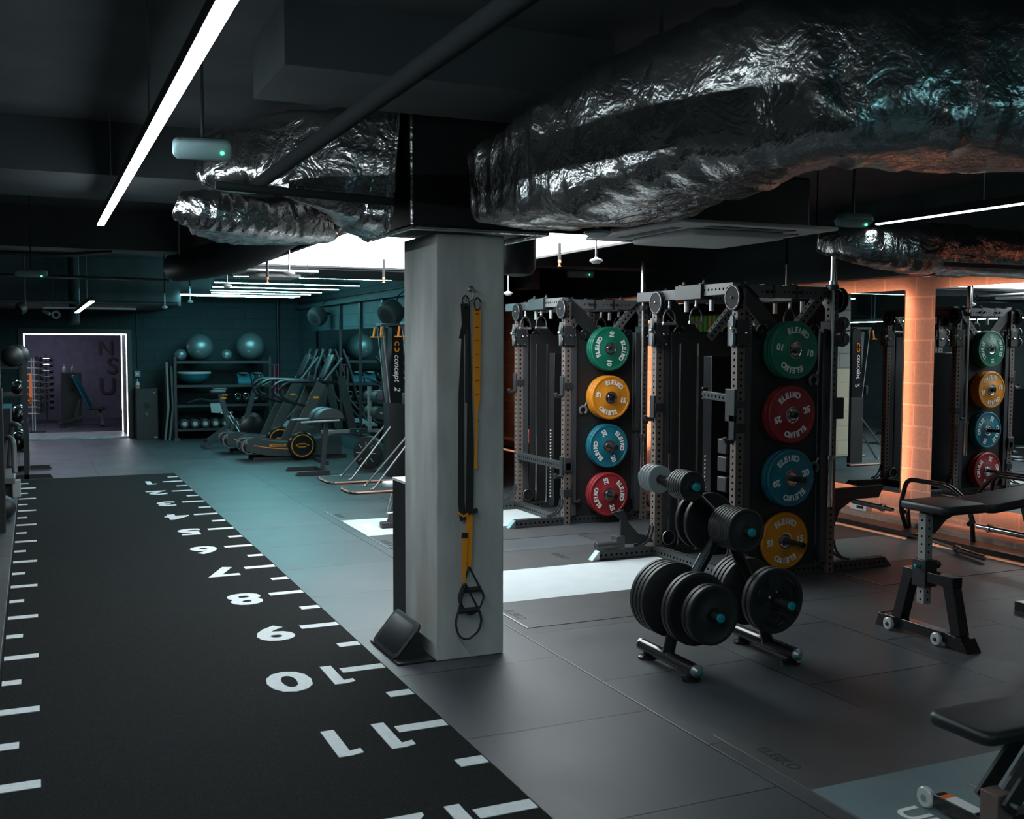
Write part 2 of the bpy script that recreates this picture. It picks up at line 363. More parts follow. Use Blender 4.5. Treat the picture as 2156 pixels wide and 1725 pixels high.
def thing(name, label, cat, loc=(0, 0, 0), group=None):
    o = bpy.data.objects.new(name, None); COL.objects.link(o); o.location = loc; o['_o'] = tuple(loc); o['label'] = label; o['category'] = cat
    o.empty_display_size = .1
    if group: o['group'] = group
    return o
def tag(o, label, cat, group=None, kind=None):
    o['label'] = label; o['category'] = cat
    if group: o['group'] = group
    if kind: o['kind'] = kind
    return o
def struct(o, label=None, cat=None):
    o['kind'] = 'structure'
    if label: o['label'] = label
    if cat: o['category'] = cat
    return o
def dup(root, loc, rotz=0, label=None, group=None, rot=None, scale=1):
    def cp(o, par):
        c = o.copy(); COL.objects.link(c)
        if par: c.parent = par
        for ch in [k for k in KIDS.get(o.name, [])]: cp(ch, c)
        return c
    r = cp(root, None); r.location = loc; r.rotation_euler = rot or (0, 0, rotz); r.scale = (scale,) * 3
    if label: r['label'] = label
    if group: r['group'] = group
    return r
KIDS = {}
def index_kids():
    KIDS.clear()
    for o in bpy.data.objects:
        if o.parent: KIDS.setdefault(o.parent.name, []).append(o)
_tc = {}
def text_mesh(s, size, ext=.002, bold=.012, shear=0, space=1):
    key = (s, size, ext, bold, shear, space)
    if key in _tc: return _tc[key]
    c = bpy.data.curves.new('t', 'FONT'); c.body = s; c.size = size; c.extrude = ext; c.offset = bold * size; c.align_x = 'CENTER'; c.align_y = 'CENTER'
    c.shear = shear; c.space_character = space; c.resolution_u = 3
    o = bpy.data.objects.new('t', c); COL.objects.link(o); bpy.context.view_layer.update()
    me = bpy.data.meshes.new_from_object(o.evaluated_get(bpy.context.evaluated_depsgraph_get()))
    bpy.data.objects.remove(o); bpy.data.curves.remove(c)
    _tc[key] = ([tuple(v.co) for v in me.vertices], [list(p.vertices) for p in me.polygons]); bpy.data.meshes.remove(me); return _tc[key]
def add_text(mb, s, size, Mx, **k):
    v, f = text_mesh(s, size, **k); b = len(mb.v)
    mb.v += [tuple(Mx @ Vector(p)) for p in v]
    for q in f: mb.face([b + i for i in q])
def TM(loc, X, Y):                            # text matrix: X reading direction, Y up direction of the letters
    X = Vector(X).normalized(); Y = Vector(Y).normalized(); Z = X.cross(Y); m = Matrix.Identity(4)
    for i in range(3): m[i][0] = X[i]; m[i][1] = Y[i]; m[i][2] = Z[i]; m[i][3] = loc[i]
    return m
# ================================================================== the room
XL, XR, YF, YB, ZC = -1.25, 8.17, 22.2, -2.5, 3.3
struct(MB().box(-4, 10, YB - .2, 30, -.1, 0).build('floor', 'floor'))
struct(MB().box(-4, 10, YB - .2, 30, ZC, ZC + .15).build('ceiling', 'ceil'))
struct(MB().box(XL - .15, XL, YB, YF, 0, ZC).build('wall_left', 'blk_d'))
struct(MB().box(XL - .15, XR + .3, YB - .15, YB, 0, ZC).build('wall_rear', 'blk_d'))
# back wall with the door opening (x -.2 to 1.66, 2.05 high)
DX0, DX1, DZ = -.17, 1.67, 2.04
wb = MB(); wb.box(XL - .15, DX0, YF, YF + .2, 0, ZC); wb.box(DX1, XR + .3, YF, YF + .2, 0, ZC); wb.box(DX0, DX1, YF, YF + .2, DZ, ZC)
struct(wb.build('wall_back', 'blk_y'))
# blockwork wall on the right with the lit recess margins, and its kerb
struct(MB().box(XR, XR + .2, YB, YF, 0, ZC).build('wall_right', 'blk_m'))
struct(MB().box(7.86, XR, YB, YF, .0, .10).build('baseboard_right', 'blk_m', bevel=.01))
struct(MB().box(7.62, 7.74, YB, YF, .0, .055).build('trim_1', 'black', bevel=.006))
# partition closing off the cardio bay
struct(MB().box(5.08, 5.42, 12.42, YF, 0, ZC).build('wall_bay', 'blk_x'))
struct(MB().box(5.08, 5.42, 12.40, 12.42, 1.50, ZC).build('trim_8', 'blk_g')); struct(MB().box(5.08, 5.42, 12.40, 12.42, .2, 1.50).build('trim_9', 'blk_c'))
struct(MB().box(XR - .35, XR, YB, YF, 2.53, ZC).build('trim_2', 'ceil'))
# the room beyond the door
rm = MB(); rm.box(-3.6, -3.5, 23.6, 28.3, 0, 3); rm.box(3.4, 3.5, 23.6, 28.3, 0, 3); rm.box(-3.6, 3.5, 28.2, 28.3, 0, 3)
struct(rm.build('wall_beyond', 'vroom'))
struct(MB().box(-3.6, 3.5, 23.6, 28.3, 2.3, 2.4).build('ceiling_beyond', 'ceil'))
ps = MB(); ps.box(DX0 - .3, DX0, YF + .2, 23.6, 0, ZC); ps.box(DX1, DX1 + .3, YF + .2, 23.6, 0, ZC); ps.box(DX0, DX1, YF + .2, 23.6, DZ, ZC)
ps.box(-3.6, DX0 - .3, 23.4, 23.6, 0, 3); ps.box(DX1 + .3, 3.5, 23.4, 23.6, 0, 3)
struct(ps.build('wall_passage', 'black'))
# door: frame, lit tape along both edges of the passage, pale threshold floor
d1 = thing('door_1', 'wide doorway in the back wall outlined by white light tape', 'doorway', (0.75, YF, 0)); struct(d1)
f = MB(); f.box(DX0 - .09, DX0, YF - .03, YF, 0, DZ + .09); f.box(DX1, DX1 + .09, YF - .03, YF, 0, DZ + .09); f.box(DX0, DX1, YF - .03, YF, DZ, DZ + .09)
f.build('door_frame', 'dgrey', d1)
MB().box(DX0, DX1, YF - .02, 23.6, 0.001, .035).build('threshold', mat('pale_worn_threshold', (.5, .52, .53), .3, var=.35, vscale=6), d1)
for yy, ww in ((YF + .02, .012), (23.5, .012)):
    t = MB(); t.box(DX1 - ww, DX1 - .001, yy, yy + .02, .04, DZ - .005); t.box(DX0 + .001, DX1 - ww, yy, yy + .02, DZ - ww, DZ - .001); t.box(DX0 + .001, DX0 + ww, yy, yy + .02, .04, DZ - ww)
    t.build('light_tape', 'e_door', d1)
tag(struct(MB().box(-.9, 1.2, 26.2, 26.32, 2.24, 2.29).build('trim_3', 'e_vio')), 'dim violet lamp in the room beyond the doorway', 'lamp')
# letters on the far wall
for i, (ch, px, py, sz) in enumerate((('N', 222, 735, .34), ('S', 236, 772, .40), ('U', 226, 815, .40))):
    p = at(px, py, 1, 28.17); mb = MB(); add_text(mb, ch, sz * 1.45, TM(p, (1, 0, 0), (0, 0, 1)), ext=.012)
    tag(mb.build('wall_letter', 'letterwall', org=p), 'large raised letter %s on the violet wall beyond the doorway' % ch, 'letter')
# ---- concrete pillar
PX0, PX1, PY0, PY1 = 2.095, 2.515, 5.735, 6.31
tag(struct(MB().box(PX0, PX1, PY0, PY1, 0, 2.47).build('pillar_1', 'conc', bevel=.006)), 'bare grey concrete pillar carrying the suspension trainer', 'pillar')
# dark bulkhead, downstand beams and services overhead
tag(struct(MB().box(1.0, 2.6, 4.6, 5.3, 3.02, ZC).build('trim_4', 'ceil')), 'dark downstand beam under the ceiling', 'beam')
tag(struct(MB().box(XL, 8, 12.4, 12.9, 2.86, ZC).build('trim_5', 'ceil')), 'dark ceiling beam crossing the room', 'beam')
tag(struct(MB().box(-.9, 1.9, 7.6, 8.9, 2.95, ZC).build('trim_6', 'ceil')), 'dark boxed ceiling section over the turf', 'beam')
tag(struct(MB().box(2.15, 4.6, 11.66, 13.2, 2.66, 2.72).build('trim_7', 'ceil')), 'dark ceiling panel beyond the bright light panel', 'ceiling panel')
struct(MB().box(XL, 2.35, 19.3, YF, 2.50, ZC).build('trim_10', 'ceil')); struct(MB().box(2.35, 5.08, 20.6, YF, 2.78, ZC).build('trim_11', 'ceil'))
# ---- turf lane
TX0, TX1, TY1 = -.2, 1.785, 15.72
tf = MB().box(TX0, TX1, YB + .3, TY1, .001, .012).build('turf_lane', 'turf', org=(.8, 8, 0))
tag(tf, 'long black turf sprint lane with white metre marks and numbers', 'turf')
def tk(mb, x0, x1, y):  # painted tick
    mb.box(x0, x1, y - .085, y, .0125, .0155)
for n in range(1, 15):
    y = 15.786 - n
    for x0, x1, yy in ((1.53, 1.775, y), (TX0 + .005, -.012, y)):
        m = MB(); tk(m, x0, x1, yy); m.build('distance_mark', 'paint', tf)
for n in range(1, 15):
    y = 15.786 - n + .5
    for x0, x1, yy in ((1.645, 1.775, y), (TX0 + .005, -.10, y)):
        m = MB(); tk(m, x0, x1, yy); m.build('distance_mark', 'paint', tf)
for n in range(1, 14):
    m = MB(); y = 15.786 - n - .1
    ds = str(n)
    for i, ch in enumerate(ds):
        cx = 1.345 - (i - (len(ds) - 1) / 2) * .245
        if ch == '1':       # stem and flag of a one, read from the far end
            m.box(cx - .032, cx + .032, y - .17, y + .17, .0125, .0155); m.hexa([(cx + .032, y - .17, .0125), (cx + .085, y - .155, .0125), (cx + .085, y - .10, .0125), (cx + .032, y - .115, .0125), (cx + .032, y - .17, .0155), (cx + .085, y - .155, .0155), (cx + .085, y - .10, .0155), (cx + .032, y - .115, .0155)])
        else: add_text(m, ch, .47, TM((cx, y, .014), (-1, 0, 0), (0, -1, 0)), bold=.035, ext=.0015)
    m.build('numeral', 'paint', tf)
# ---- lifting platforms let into the floor
def platform(name, label, x0, x1, yc, mid, words, un=None):
    t = thing(name, label, 'lifting platform', (x0, yc, 0), None)
    MB().box(x0, x1, yc - .49, yc + .49, .0004, .0034).build('centre_board', mid, t)
    for s in (-1, 1):
        m = MB(); a, b = sorted((yc + s * .49, yc + s * 1.18)); m.box(x0, x1, a, b, .0004, .003); q = m.build('rubber_mat', 'matg', t)
        for (wx, wy) in words[s]:
            k = MB(); add_text(k, 'ELEIKO', .085, TM((wx, wy, .0032), (0, -1, 0), (1, 0, 0)), bold=.02, ext=.0008); k.build('lettering', 'letterB', q)
    e = MB(); e.box(x0 - .012, x0, yc - 1.18, yc + 1.18, .0004, .0042); e.build('edge_trim', 'satin', t)
    if un:
        k = MB(); add_text(k, 'UN1T', un[2], TM((un[0], un[1], .0036), (0, -1, 0), (1, 0, 0)), bold=.02, ext=.001); k.build('lettering', 'letter', t)
    return t
MT['matg'] = mat('dark_platform_rubber', (.05, .051, .052), .42, bump=.2, bscale=300, var=.2, vscale=4)
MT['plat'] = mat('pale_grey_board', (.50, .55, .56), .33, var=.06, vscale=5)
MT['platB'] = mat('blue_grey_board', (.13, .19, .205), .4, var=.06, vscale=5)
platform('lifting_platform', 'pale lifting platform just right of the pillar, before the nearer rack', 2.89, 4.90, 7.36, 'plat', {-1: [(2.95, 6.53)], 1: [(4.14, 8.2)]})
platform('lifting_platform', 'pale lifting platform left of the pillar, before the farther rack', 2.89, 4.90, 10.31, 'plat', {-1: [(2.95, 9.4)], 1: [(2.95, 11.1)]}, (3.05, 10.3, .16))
platform('lifting_platform', 'blue grey lifting platform in the bottom right foreground', 2.885, 4.90, 2.93, 'platB', {-1: [], 1: [(2.98, 3.75)]}, (3.10, 2.93, .16))
platform('lifting_platform', 'dark blue grey lifting platform between nearer rack and mirror wall', 5.905, 7.54, 7.39, 'platB', {-1: [], 1: []}, (7.66 - .12, 7.3, .15))
# ================================================================== lights and ceiling things
def strip(label, p, q, wdt, m, group=None, drop=.12, rods=2, name='linear_light', hang=True):
    p, q = Vector(p), Vector(q); t = thing(name, label, 'light', tuple((p + q) / 2), group); d = (q - p).normalized(); sx = d.cross(Vector((0, 0, 1)))
    MB().beam(p + Vector((0, 0, .032)), q + Vector((0, 0, .032)), wdt, .05).build('housing', 'black', t)
    MB().beam(p + Vector((0, 0, .002)) + d * .004, q + Vector((0, 0, .002)) - d * .004, wdt * .96, .008).build('diffuser', m, t)
    if hang:
        for k in range(rods):
            c = p.lerp(q, (k + .5) / rods); MB().cyl(c + Vector((0, 0, .05)), Vector((c.x, c.y, ZC)), .004, 6).build('hanging_rod', 'satin', t)
    return t
strip('long bright linear light hanging over the turf lane at upper left', (.468, -1.2, 2.70), (.468, 8.41, 2.70), .047, 'e_strip', rods=4)
p = at(1840, 473, 2, 2.7); strip('thin bright linear light at the right, under the foil duct', (5.53, p.y, 2.7), (5.53, 2.2, 2.7), .035, 'e_right')
strip('linear light over the platforms behind the camera', (2.4, -2.2, 2.35), (5.2, -2.2, 2.35), .05, 'e_rear')
a, b = at(158, 659, 2, 2.32), at(198, 635, 2, 2.32)
strip('short linear light before the doorway', ((a.x + b.x) / 2, b.y, 2.32), ((a.x + b.x) / 2, min(a.y, 21.9), 2.32), .05, 'e_strip', rods=2)
TY = [13.82, 15.4, 16.57, 17.67, 18.45, 19.25, 19.7]
TXS = [2.33, 2.33, 2.48, 2.62, 2.74, 2.34, 2.4]
ORD = ['nearest', 'second', 'third', 'fourth', 'fifth', 'sixth', 'farthest']
for i in range(7):
    strip('%s of the parallel linear lights over the cardio bay' % ORD[i], (TXS[i], TY[i], 2.7), (4.42, TY[i], 2.7), .034, 'e_teal', 'parallel linear lights over the cardio bay')
t = thing('ceiling_light', 'huge glowing white ceiling light panel behind the pillar', 'light', (3.36, 9.4, 2.7))
m = MB(); m.box(2.16, 2.2, 7.26, 11.64, 2.68, 2.84); m.box(4.52, 4.56, 7.26, 11.64, 2.68, 2.84); m.box(2.2, 4.52, 7.26, 7.3, 2.68, 2.84); m.box(2.2, 4.52, 11.6, 11.64, 2.68, 2.84); m.box(2.16, 4.56, 7.26, 11.64, 2.84, 2.87)
m.build('frame', 'black', t); MB().box(2.2, 4.52, 7.3, 11.6, 2.70, 2.71).build('diffuser', 'e_box', t)
for x in (2.4, 4.3):
    for y in (7.6, 11.3): MB().cyl((x, y, 2.87), (x, y, ZC), .006, 6).build('hanging_rod', 'satin', t)
# ---- mirrors with glowing tape behind their edges
def mirror(name, label, y0, y1, z0, z1, x=8.057, tape=True):
    t = thing(name, label, 'mirror', (x, (y0 + y1) / 2, z0))
    MB().box(x, x + .006, y0, y1, z0, z1).build('glass', 'mirror', t, smooth=0)
    MB().box(x + .007, x + .02, y0 + .005, y1 - .005, z0 + .005, z1 - .005).build('backing_board', 'black', t)
    if tape:
        m = MB(); e = .016; k_ = .065; X0, X1 = x + .026, x + .034; m.box(X0, X1, y0 + k_, y1 - k_, z0 + k_, z0 + k_ + e); m.box(X0, X1, y0 + k_, y1 - k_, z1 - k_ - e, z1 - k_)
        m.box(X0, X1, y0 + k_, y0 + k_ + e, z0 + .08, z1 - .08); m.box(X0, X1, y1 - k_ - e, y1 - k_, z0 + .08, z1 - .08); m.build('light_tape', 'e_orange', t)
    return t
mirror('wall_mirror', 'large backlit wall mirror at far right, nearest the camera', 3.3, 7.87, .33, 2.40)
mirror('wall_mirror', 'large backlit wall mirror just left of the glowing orange block column', 8.28, 12.9, .33, 2.40)
mirror('wall_mirror', 'backlit wall mirror farthest along the block wall, seen between the racks', 13.3, 17.8, .33, 2.40)
mirror('wall_mirror', 'wide frameless mirror on the teal wall of the cardio bay', 15.0, 21.6, .3, 2.11, x=5.068 - .02, tape=False)
tp = thing('floor_light_tape', 'orange light tape glowing under the kerb of the mirror wall', 'light', (7.7, 9, .0))
MB().box(7.56, 7.805, 1.0, 18, .0551, .063).box(7.56, 7.564, 1.0, 18, .026, .055).box(7.801, 7.805, 1.0, 18, .040, .055).build('cover_lip', 'black', tp)
MB().box(7.610, 7.6195, 1.0, 18, .040, .052).build('light_tape', 'e_kerb', tp)
MB().box(7.7405, 7.749, 1.0, 18, .036, .050).build('light_tape', 'e_kerb', tp)
# ================================================================== the two racks
LX, RX = 4.94, 5.84
def pulley(mb, c, r, ax=(1, 0, 0), th=.03):
    mb.lathe([(r, -th / 2), (r, -th / 2 + .006), (r * .9, -th / 2 + .01), (r * .9, th / 2 - .01), (r, th / 2 - .006), (r, th / 2)], c, ax, 24)
def carriage(x, y, z, side, t):
    """sliding cable carriage on an upright: black box, figure-eight pulley plate, spring pin"""
    m = MB(); m.box(x - .06, x + .06, y - .062, y + .062, z - .1, z + .1); b = m.build('cable_carriage', 'black', t, bevel=.004)
    m = MB(); m.tube([(x - .015, y - .0625, z + .0), (x + .015, y - .0625, z - .006)], .012, 8); m.ball((x + .02, y - .066, z), .014, 10); m.build('latch', 'steel', b)
    for q in (-.045, .045):
        for r in (-.085, .085): MB().ball((x + q, y - .063, z + r), .006, 8).build('bolt', 'steel', b)
    X = x + side * .085; m = MB()
    m.lathe([(.052, -.008), (.052, .008)], (X, y - .035, z + .085), (side, .35, 0), 24); m.lathe([(.058, -.008), (.058, .008)], (X, y - .035, z - .045), (side, .35, 0), 24)
    m.beam((X, y - .035, z - .03), (X, y - .035, z + .08), .016, .05, up=(0, 1, 0)); m.build('pulley_plate', 'grey', b)
    m = MB()
    for dz, r in ((.085, .046), (-.045, .05)): pulley(m, (X + side * .014 - side * .03, y - .02, z + dz), r, (side, .35, 0), .016)
    m.build('pulley_wheel', 'satin', b)
    m = MB(); m.tube([(X, y - .06, z + .02), (X + side * .05, y - .11, z + .03)], .006, 6); m.ball((X + side * .055, y - .115, z + .03), .02, 12); m.build('knob', 'satin', b)
    m = MB(); xs = x + .078
    m.tube([(xs + .008 * math.cos(k * 1.3), y - .04 + .008 * math.sin(k * 1.3), z + .02 + k * .0035) for k in range(30)], .0025, 5); m.ball((xs, y - .04, z + .005), .011, 8)
    m.build('spring_pin', 'satin', b)
def trapeze(x, y, z, t):
    m = MB(); m.tube([(x, y, z), (x, y, z - .05)], .012, 8); m.ball((x, y, z - .055), .016, 10); b = m.build('grip_swivel', 'satin', t)
    m = MB(); m.tube(rpath([(x - .058, y, z - .19), (x - .058, y, z - .13), (x - .03, y, z - .075), (x + .03, y, z - .075), (x + .058, y, z - .13), (x + .058, y, z - .19)], .02), .0065, 6); m.build('grip_stirrup', 'dgrey', b)
    m = MB(); m.lathe([(.011, -.07), (.015, -.066), (.015, -.05), (.012, -.046), (.013, .046), (.015, .05), (.015, .066), (.011, .07)], (x, y, z - .19), (1, 0, 0), 12); m.build('grip_bar', 'satin', b)
def jcup(x, y, z, side, t):
    m = MB(); m.box(x - .046, x + .046, y - .046, y + .046, z - .035, z + .035); m.box(x + side * .04, x + side * .06, y - .04, y + .03, z - .09, z + .1)
    b = m.build('bar_cup', 'black', t, bevel=.003); m = MB(); m.tube([(x + side * .06, y - .03, z - .1), (x + side * .13, y - .03, z - .1), (x + side * .14, y - .03, z - .07)], .02, 8); m.build('cup_hook', 'rubber', b)
def rack(name, label, y0, kind):
    y1 = y0 + 1.16; H = 2.27
    t = thing(name, label, 'rack', ((LX + RX) / 2, (y0 + y1) / 2, 0), 'steel training racks')
    for x in (LX, RX):
        s = -1 if x == LX else 1
        for y in (y0, y1):
            MB().beam((x, y, .0), (x, y, H), .075, .075, up=(0, 1, 0)).build('upright', 'hole', t, bevel=.002)
            m = MB(); xe = x + s * .58; m.beam((x + s * .04, y, .0455), (xe, y, .0455), .075, .08); f = m.build('foot', 'holeb', t, bevel=.002)
            m = MB(); a, b = (xe, xe + s * .07); m.hexa([(min(a, b), y - .037, .0055), (max(a, b), y - .037, .0055), (max(a, b), y + .037, .0055), (min(a, b), y + .037, .0055)] +
                ([(xe - .002, y - .037, .083), (xe, y - .037, .083), (xe, y + .037, .083), (xe - .002, y + .037, .083)] if s > 0 else [(xe - .001, y - .037, .083), (xe, y - .037, .083), (xe, y + .037, .083), (xe - .001, y + .037, .083)]))
            m.build('foot_cap', 'satin' if s < 0 else 'dgrey', f)
            for dy in (-.028, .028):
                m = MB(); pts = [(x + s * (.045 + .16 * (1 - math.cos(k * PI / 16))), y + dy, .095 + .17 * (1 - math.sin(k * PI / 16))) for k in range(9)]
                for p, q in zip(pts[:-1], pts[1:]): m.beam(p, q, .006, .02, up=(s, 0, 1))
                m.build('foot_gusset', 'dgrey', t)
            m = MB(); pulley(m, (x - s * .085, y + (.05 if y == y0 else -.05), .16), .062, (0, 1, 0), .04); m.build('low_pulley', 'pulleyb', t)
            m = MB(); m.lathe([(.058, -.004), (.064, -.004), (.066, 0), (.064, .004), (.058, .004)], (x - s * .085, y + (.028 if y == y0 else -.072), .16), (0, 1, 0), 24, ring=True); m.build('pulley_rim', 'satin', t)
            carriage(x, y, 1.93, s, t)
            # column shroud and guide rods behind each upright
            m = MB(); xs = x - s * .075; m.box(xs - .03, xs + .03, y - .03, y + .05, .09, 1.97); m.build('column_shroud', 'dgrey', t, bevel=.004)
        m = MB(); m.beam((x, y0 + .04, .043), (x, y1 - .04, .043), .07, .08); m.build('base_beam', 'holeb', t)
        # stepped overhead arm along the side
        m = MB(); m.beam((x, y0 + .03, 2.275), (x, y0 + .42, 2.275), .075, .09); m.build('top_beam', 'holeg', t, bevel=.002)
        m = MB(); m.box(x - .065, x + .05, y0 + .42, y0 + .80, 2.205, 2.325); m.build('beam_housing', 'black', t, bevel=.006)
        m = MB(); m.box(x - .035, x + .035, y0 + .80, y1 + (.30 if s < 0 else .04), 2.215, 2.30); m.build('swing_arm', 'dgrey', t, bevel=.004)
        m = MB()
        for yy in (y0 + .47, y0 + .76): m.lathe([(.045, 0), (.045, .008), (.014, .009), (.014, .03), (.004, .04)], (x, yy, 2.325), (0, 0, 1), 14)
        m.build('pivot_bolt', 'dgrey', t)
        for yy in (y0, y1 - .06):
            m = MB(); pulley(m, (x + s * .055, yy - .01, 2.20), .1, (1, 0, 0), .035); w_ = m.build('top_pulley', 'pulleyb', t)
            m = MB()
            for hh in (-.0175, .0175): m.lathe([(.087, -.002), (.0895, -.002), (.091, 0), (.0895, .002), (.087, .002)], (x + s * .055 + hh * 1.12, yy - .01, 2.20), (1, 0, 0), 28, ring=True)
            m.ball((x + s * .078, yy - .01, 2.2), .01, 8); m.build('pulley_rim', 'satin', w_)
        g = MB(); 
        for k in range(8):
            a0, a1 = k * PI / 16, (k + 1) * PI / 16
            g.hexa([(x - .004, y0 + .04, 2.23), (x + .004, y0 + .04, 2.23), (x + .004, y0 + .04 + .22 * (1 - math.sin(a0)), 2.23 - .22 * (1 - math.cos(a0)) - .001), (x - .004, y0 + .04 + .22 * (1 - math.sin(a0)), 2.23 - .22 * (1 - math.cos(a0)) - .001),
                    (x - .004, y0 + .04, 2.229), (x + .004, y0 + .04, 2.229), (x + .004, y0 + .04 + .22 * (1 - math.sin(a1)), 2.23 - .22 * (1 - math.cos(a1))), (x - .004, y0 + .04 + .22 * (1 - math.sin(a1)), 2.23 - .22 * (1 - math.cos(a1)))])
        g.build('corner_gusset', 'dgrey', t, smooth=0)
        for zz, yy in ((2.21, y0 + .95), (2.21, y0 + .55)):
            trapeze(x + s * .02, yy, zz, t)
        for yy in (y0 + .36, y0 + .72): MB().cyl((x, yy, 2.11), (x, yy, 2.2), .02, 10).build('cable_stop', 'satin', t)
    # ends: storage panels, perforated top beams, V braces
    for y, o in ((y0, 1), (y1, -1)):
        m = MB(); m.beam((LX + .04, y + o * .03, .043), (RX - .04, y + o * .03, .043), .06, .08); m.build('base_beam', 'holeb', t)
        m = MB(); m.box(LX + .12, RX - .12, y + o * .02 - .0125, y + o * .02 + .0125, .085, 1.955); pn = m.build('storage_panel', 'panel', t, bevel=.004)
        m = MB(); z0, z1, yb = 2.205, 2.30, y - o * .0; m.hexa([(LX + .17, yb - .03, z0), (RX - .17, yb - .03, z0), (RX - .17, yb + .03, z0), (LX + .17, yb + .03, z0), (LX + .06, yb - .03, z1), (RX - .06, yb - .03, z1), (RX - .06, yb + .03, z1), (LX + .06, yb + .03, z1)])
        m.build('crossbeam', 'grey', t, bevel=.002)
        m = MB(); n_ = 13
        for k in range(n_):
            xx = LX + .19 + (RX - LX - .38) * k / (n_ - 1)
            if not .30 < (k / (n_ - 1)) < .36: m.cyl((xx, yb - .0315, 2.25), (xx, yb + .0315, 2.25), .0085, 8)
        m.build('pin_hole', 'letterB', t)
        for xx in (LX + .3, LX + .52): m = MB(); m.box(xx - .002, xx + .012, yb - .034, yb + .034, 2.2, 2.306); m.box(xx - .09, xx + .01, yb - .03, yb + .03, 2.303, 2.308); m.build('joint_clamp', 'black', t)
        for xx in (LX + .24, LX + .29, LX + .49, LX + .56): MB().cyl((xx, yb - .055, 2.25), (xx, yb + .055, 2.25), .013, 8).build('clamp_bolt', 'black', t)
        m = MB(); m.beam((LX + .02, y + o * .011, 2.28), (LX + .42, y + o * .011, 1.86), .02, .13, up=(0, 0, 1)); m.build('gusset_plate', 'black', t)
        m = MB(); m.beam((RX - .06, y + o * .033, 2.27), (RX - .40, y + o * .033, 1.90), .06, .07, up=(-1, 0, 1)); m.build('diagonal_brace', 'holeg', t, bevel=.002)
        for xx in (LX + .2, RX - .2):
            m = MB(); m.lathe([(.05, -.01), (.05, .01)], (xx, y - .02, 1.95), (0, 1, 0), 24); p_ = m.build('panel_pulley', 'pulleyb', t)
            m = MB()
            for a0 in (30, 110): m.tube(arc((xx, y - .034, 1.95), .052, a0, a0 + 45, 6), .0028, 5)
            m.ball((xx, y - .034, 1.95), .005, 6); m.build('rim_glint', 'satin', p_)
    m = MB(); m.box(LX + .12, RX - .12, y0 + .52, y0 + .64, .10, 1.75); m.build('weight_stack', 'blackgloss', t, bevel=.004)
    m = MB()
    for k in range(22): m.box(LX + .108, LX + .119, y0 + .585, y0 + .592, .2 + k * .034, .214 + k * .034)
    m.build('stack_marks', 'letter', t)
    for yy in (y0 + .80, y1 - .09):
        m = MB(); m.cyl((LX + .17, yy, .1), (LX + .17, yy, 1.85), .0085, 8); m.build('guide_rod', 'steel', t)
    if kind == 'far':
        jcup(LX, y0, 1.42, -1, t); jcup(LX, y1, 1.42, -1, t); jcup(RX, y0, 1.05, -1, t)
        m = MB(); m.beam((LX, y0 - .06, .60), (LX, y1 + .04, .60), .06, .075); m.box(LX - .045, LX + .045, y0 - .06, y0 - .03, .55, .69); m.build('safety_arm', 'holeb', t, bevel=.003)
        jcup(LX, y0, .60, -1, t); jcup(LX, y0, .33, 1, t)
    else:
        jcup(LX, y1, 1.30, -1, t)
        for dx, y in ((-.0, y0),):
            m = MB(); m.box(LX - .046, LX + .046, y - .046, y + .046, 1.36, 1.41); m.beam((LX, y + .03, 1.42), (LX, y + .44, 1.44), .05, .06); m.beam((LX, y + .44, 1.40), (LX, y + .44, 1.50), .05, .02); m.box(LX - .06, LX - .035, y - .04, y + .08, 1.25, 1.5)
            m.build('spotter_hook', 'holeb', t, bevel=.003)
        jcup(LX, y0, 1.2, -1, t)
        # landmine joint clamped on the far left foot
        m = MB(); yy = y1; m.box(LX - .42, LX - .34, yy - .05, yy + .05, .085, .2); m.tube([(LX - .38, yy - .02, .13), (LX - .62, yy - .04, .13)], .035, 14); m.build('landmine_joint', 'dgrey', t, bevel=.003)
        m = MB(); pts = [(LX - .05, .12), (LX - .36, .12), (LX - .36, .34), (LX - .44, .4), (LX - .33, .42), (LX - .28, .3), (LX - .18, .2), (LX - .05, .17)]
        m.prism(pts, 1, yy - .012, yy + .012); m.build('landmine_bracket', 'black', t)
        # extra side handle bracket facing the mirror wall
        m = MB(); m.box(RX - .04, RX + .075, y0 - .08, y0 - .04, 1.25, 1.42); m.build('holder_block', 'black', t, bevel=.004)
        for a in (1.0, 1.14, .84, .55): MB().cbox((LX + .03, y0 + .2, a - .1), (.06, .12, .12)).build('weight_block', 'rubber', t, bevel=.01)
    m = MB(); m.beam((RX - .085, y0 - .05, 2.29), (RX + .0, y0 - .05, 2.29), .03, .03); m.lathe([(.029, 0), (.042, 0), (.042, .04), (.029, .04)], (RX - .08 + (.01 if kind == 'far' else 0), y0 - .105, 2.27 if kind == 'near' else 2.2), (0, 0, 1), 16, ring=True); m.build('bar_holder', 'dgrey', t)
    return t
NY, FYA = 6.78, 9.68
rack('training_rack', 'nearer steel training rack, right of the plate tree, coloured plates on its end panel', NY, 'near')
rack('training_rack', 'farther steel training rack, just right of the pillar, coloured plates on its end', FYA, 'far')
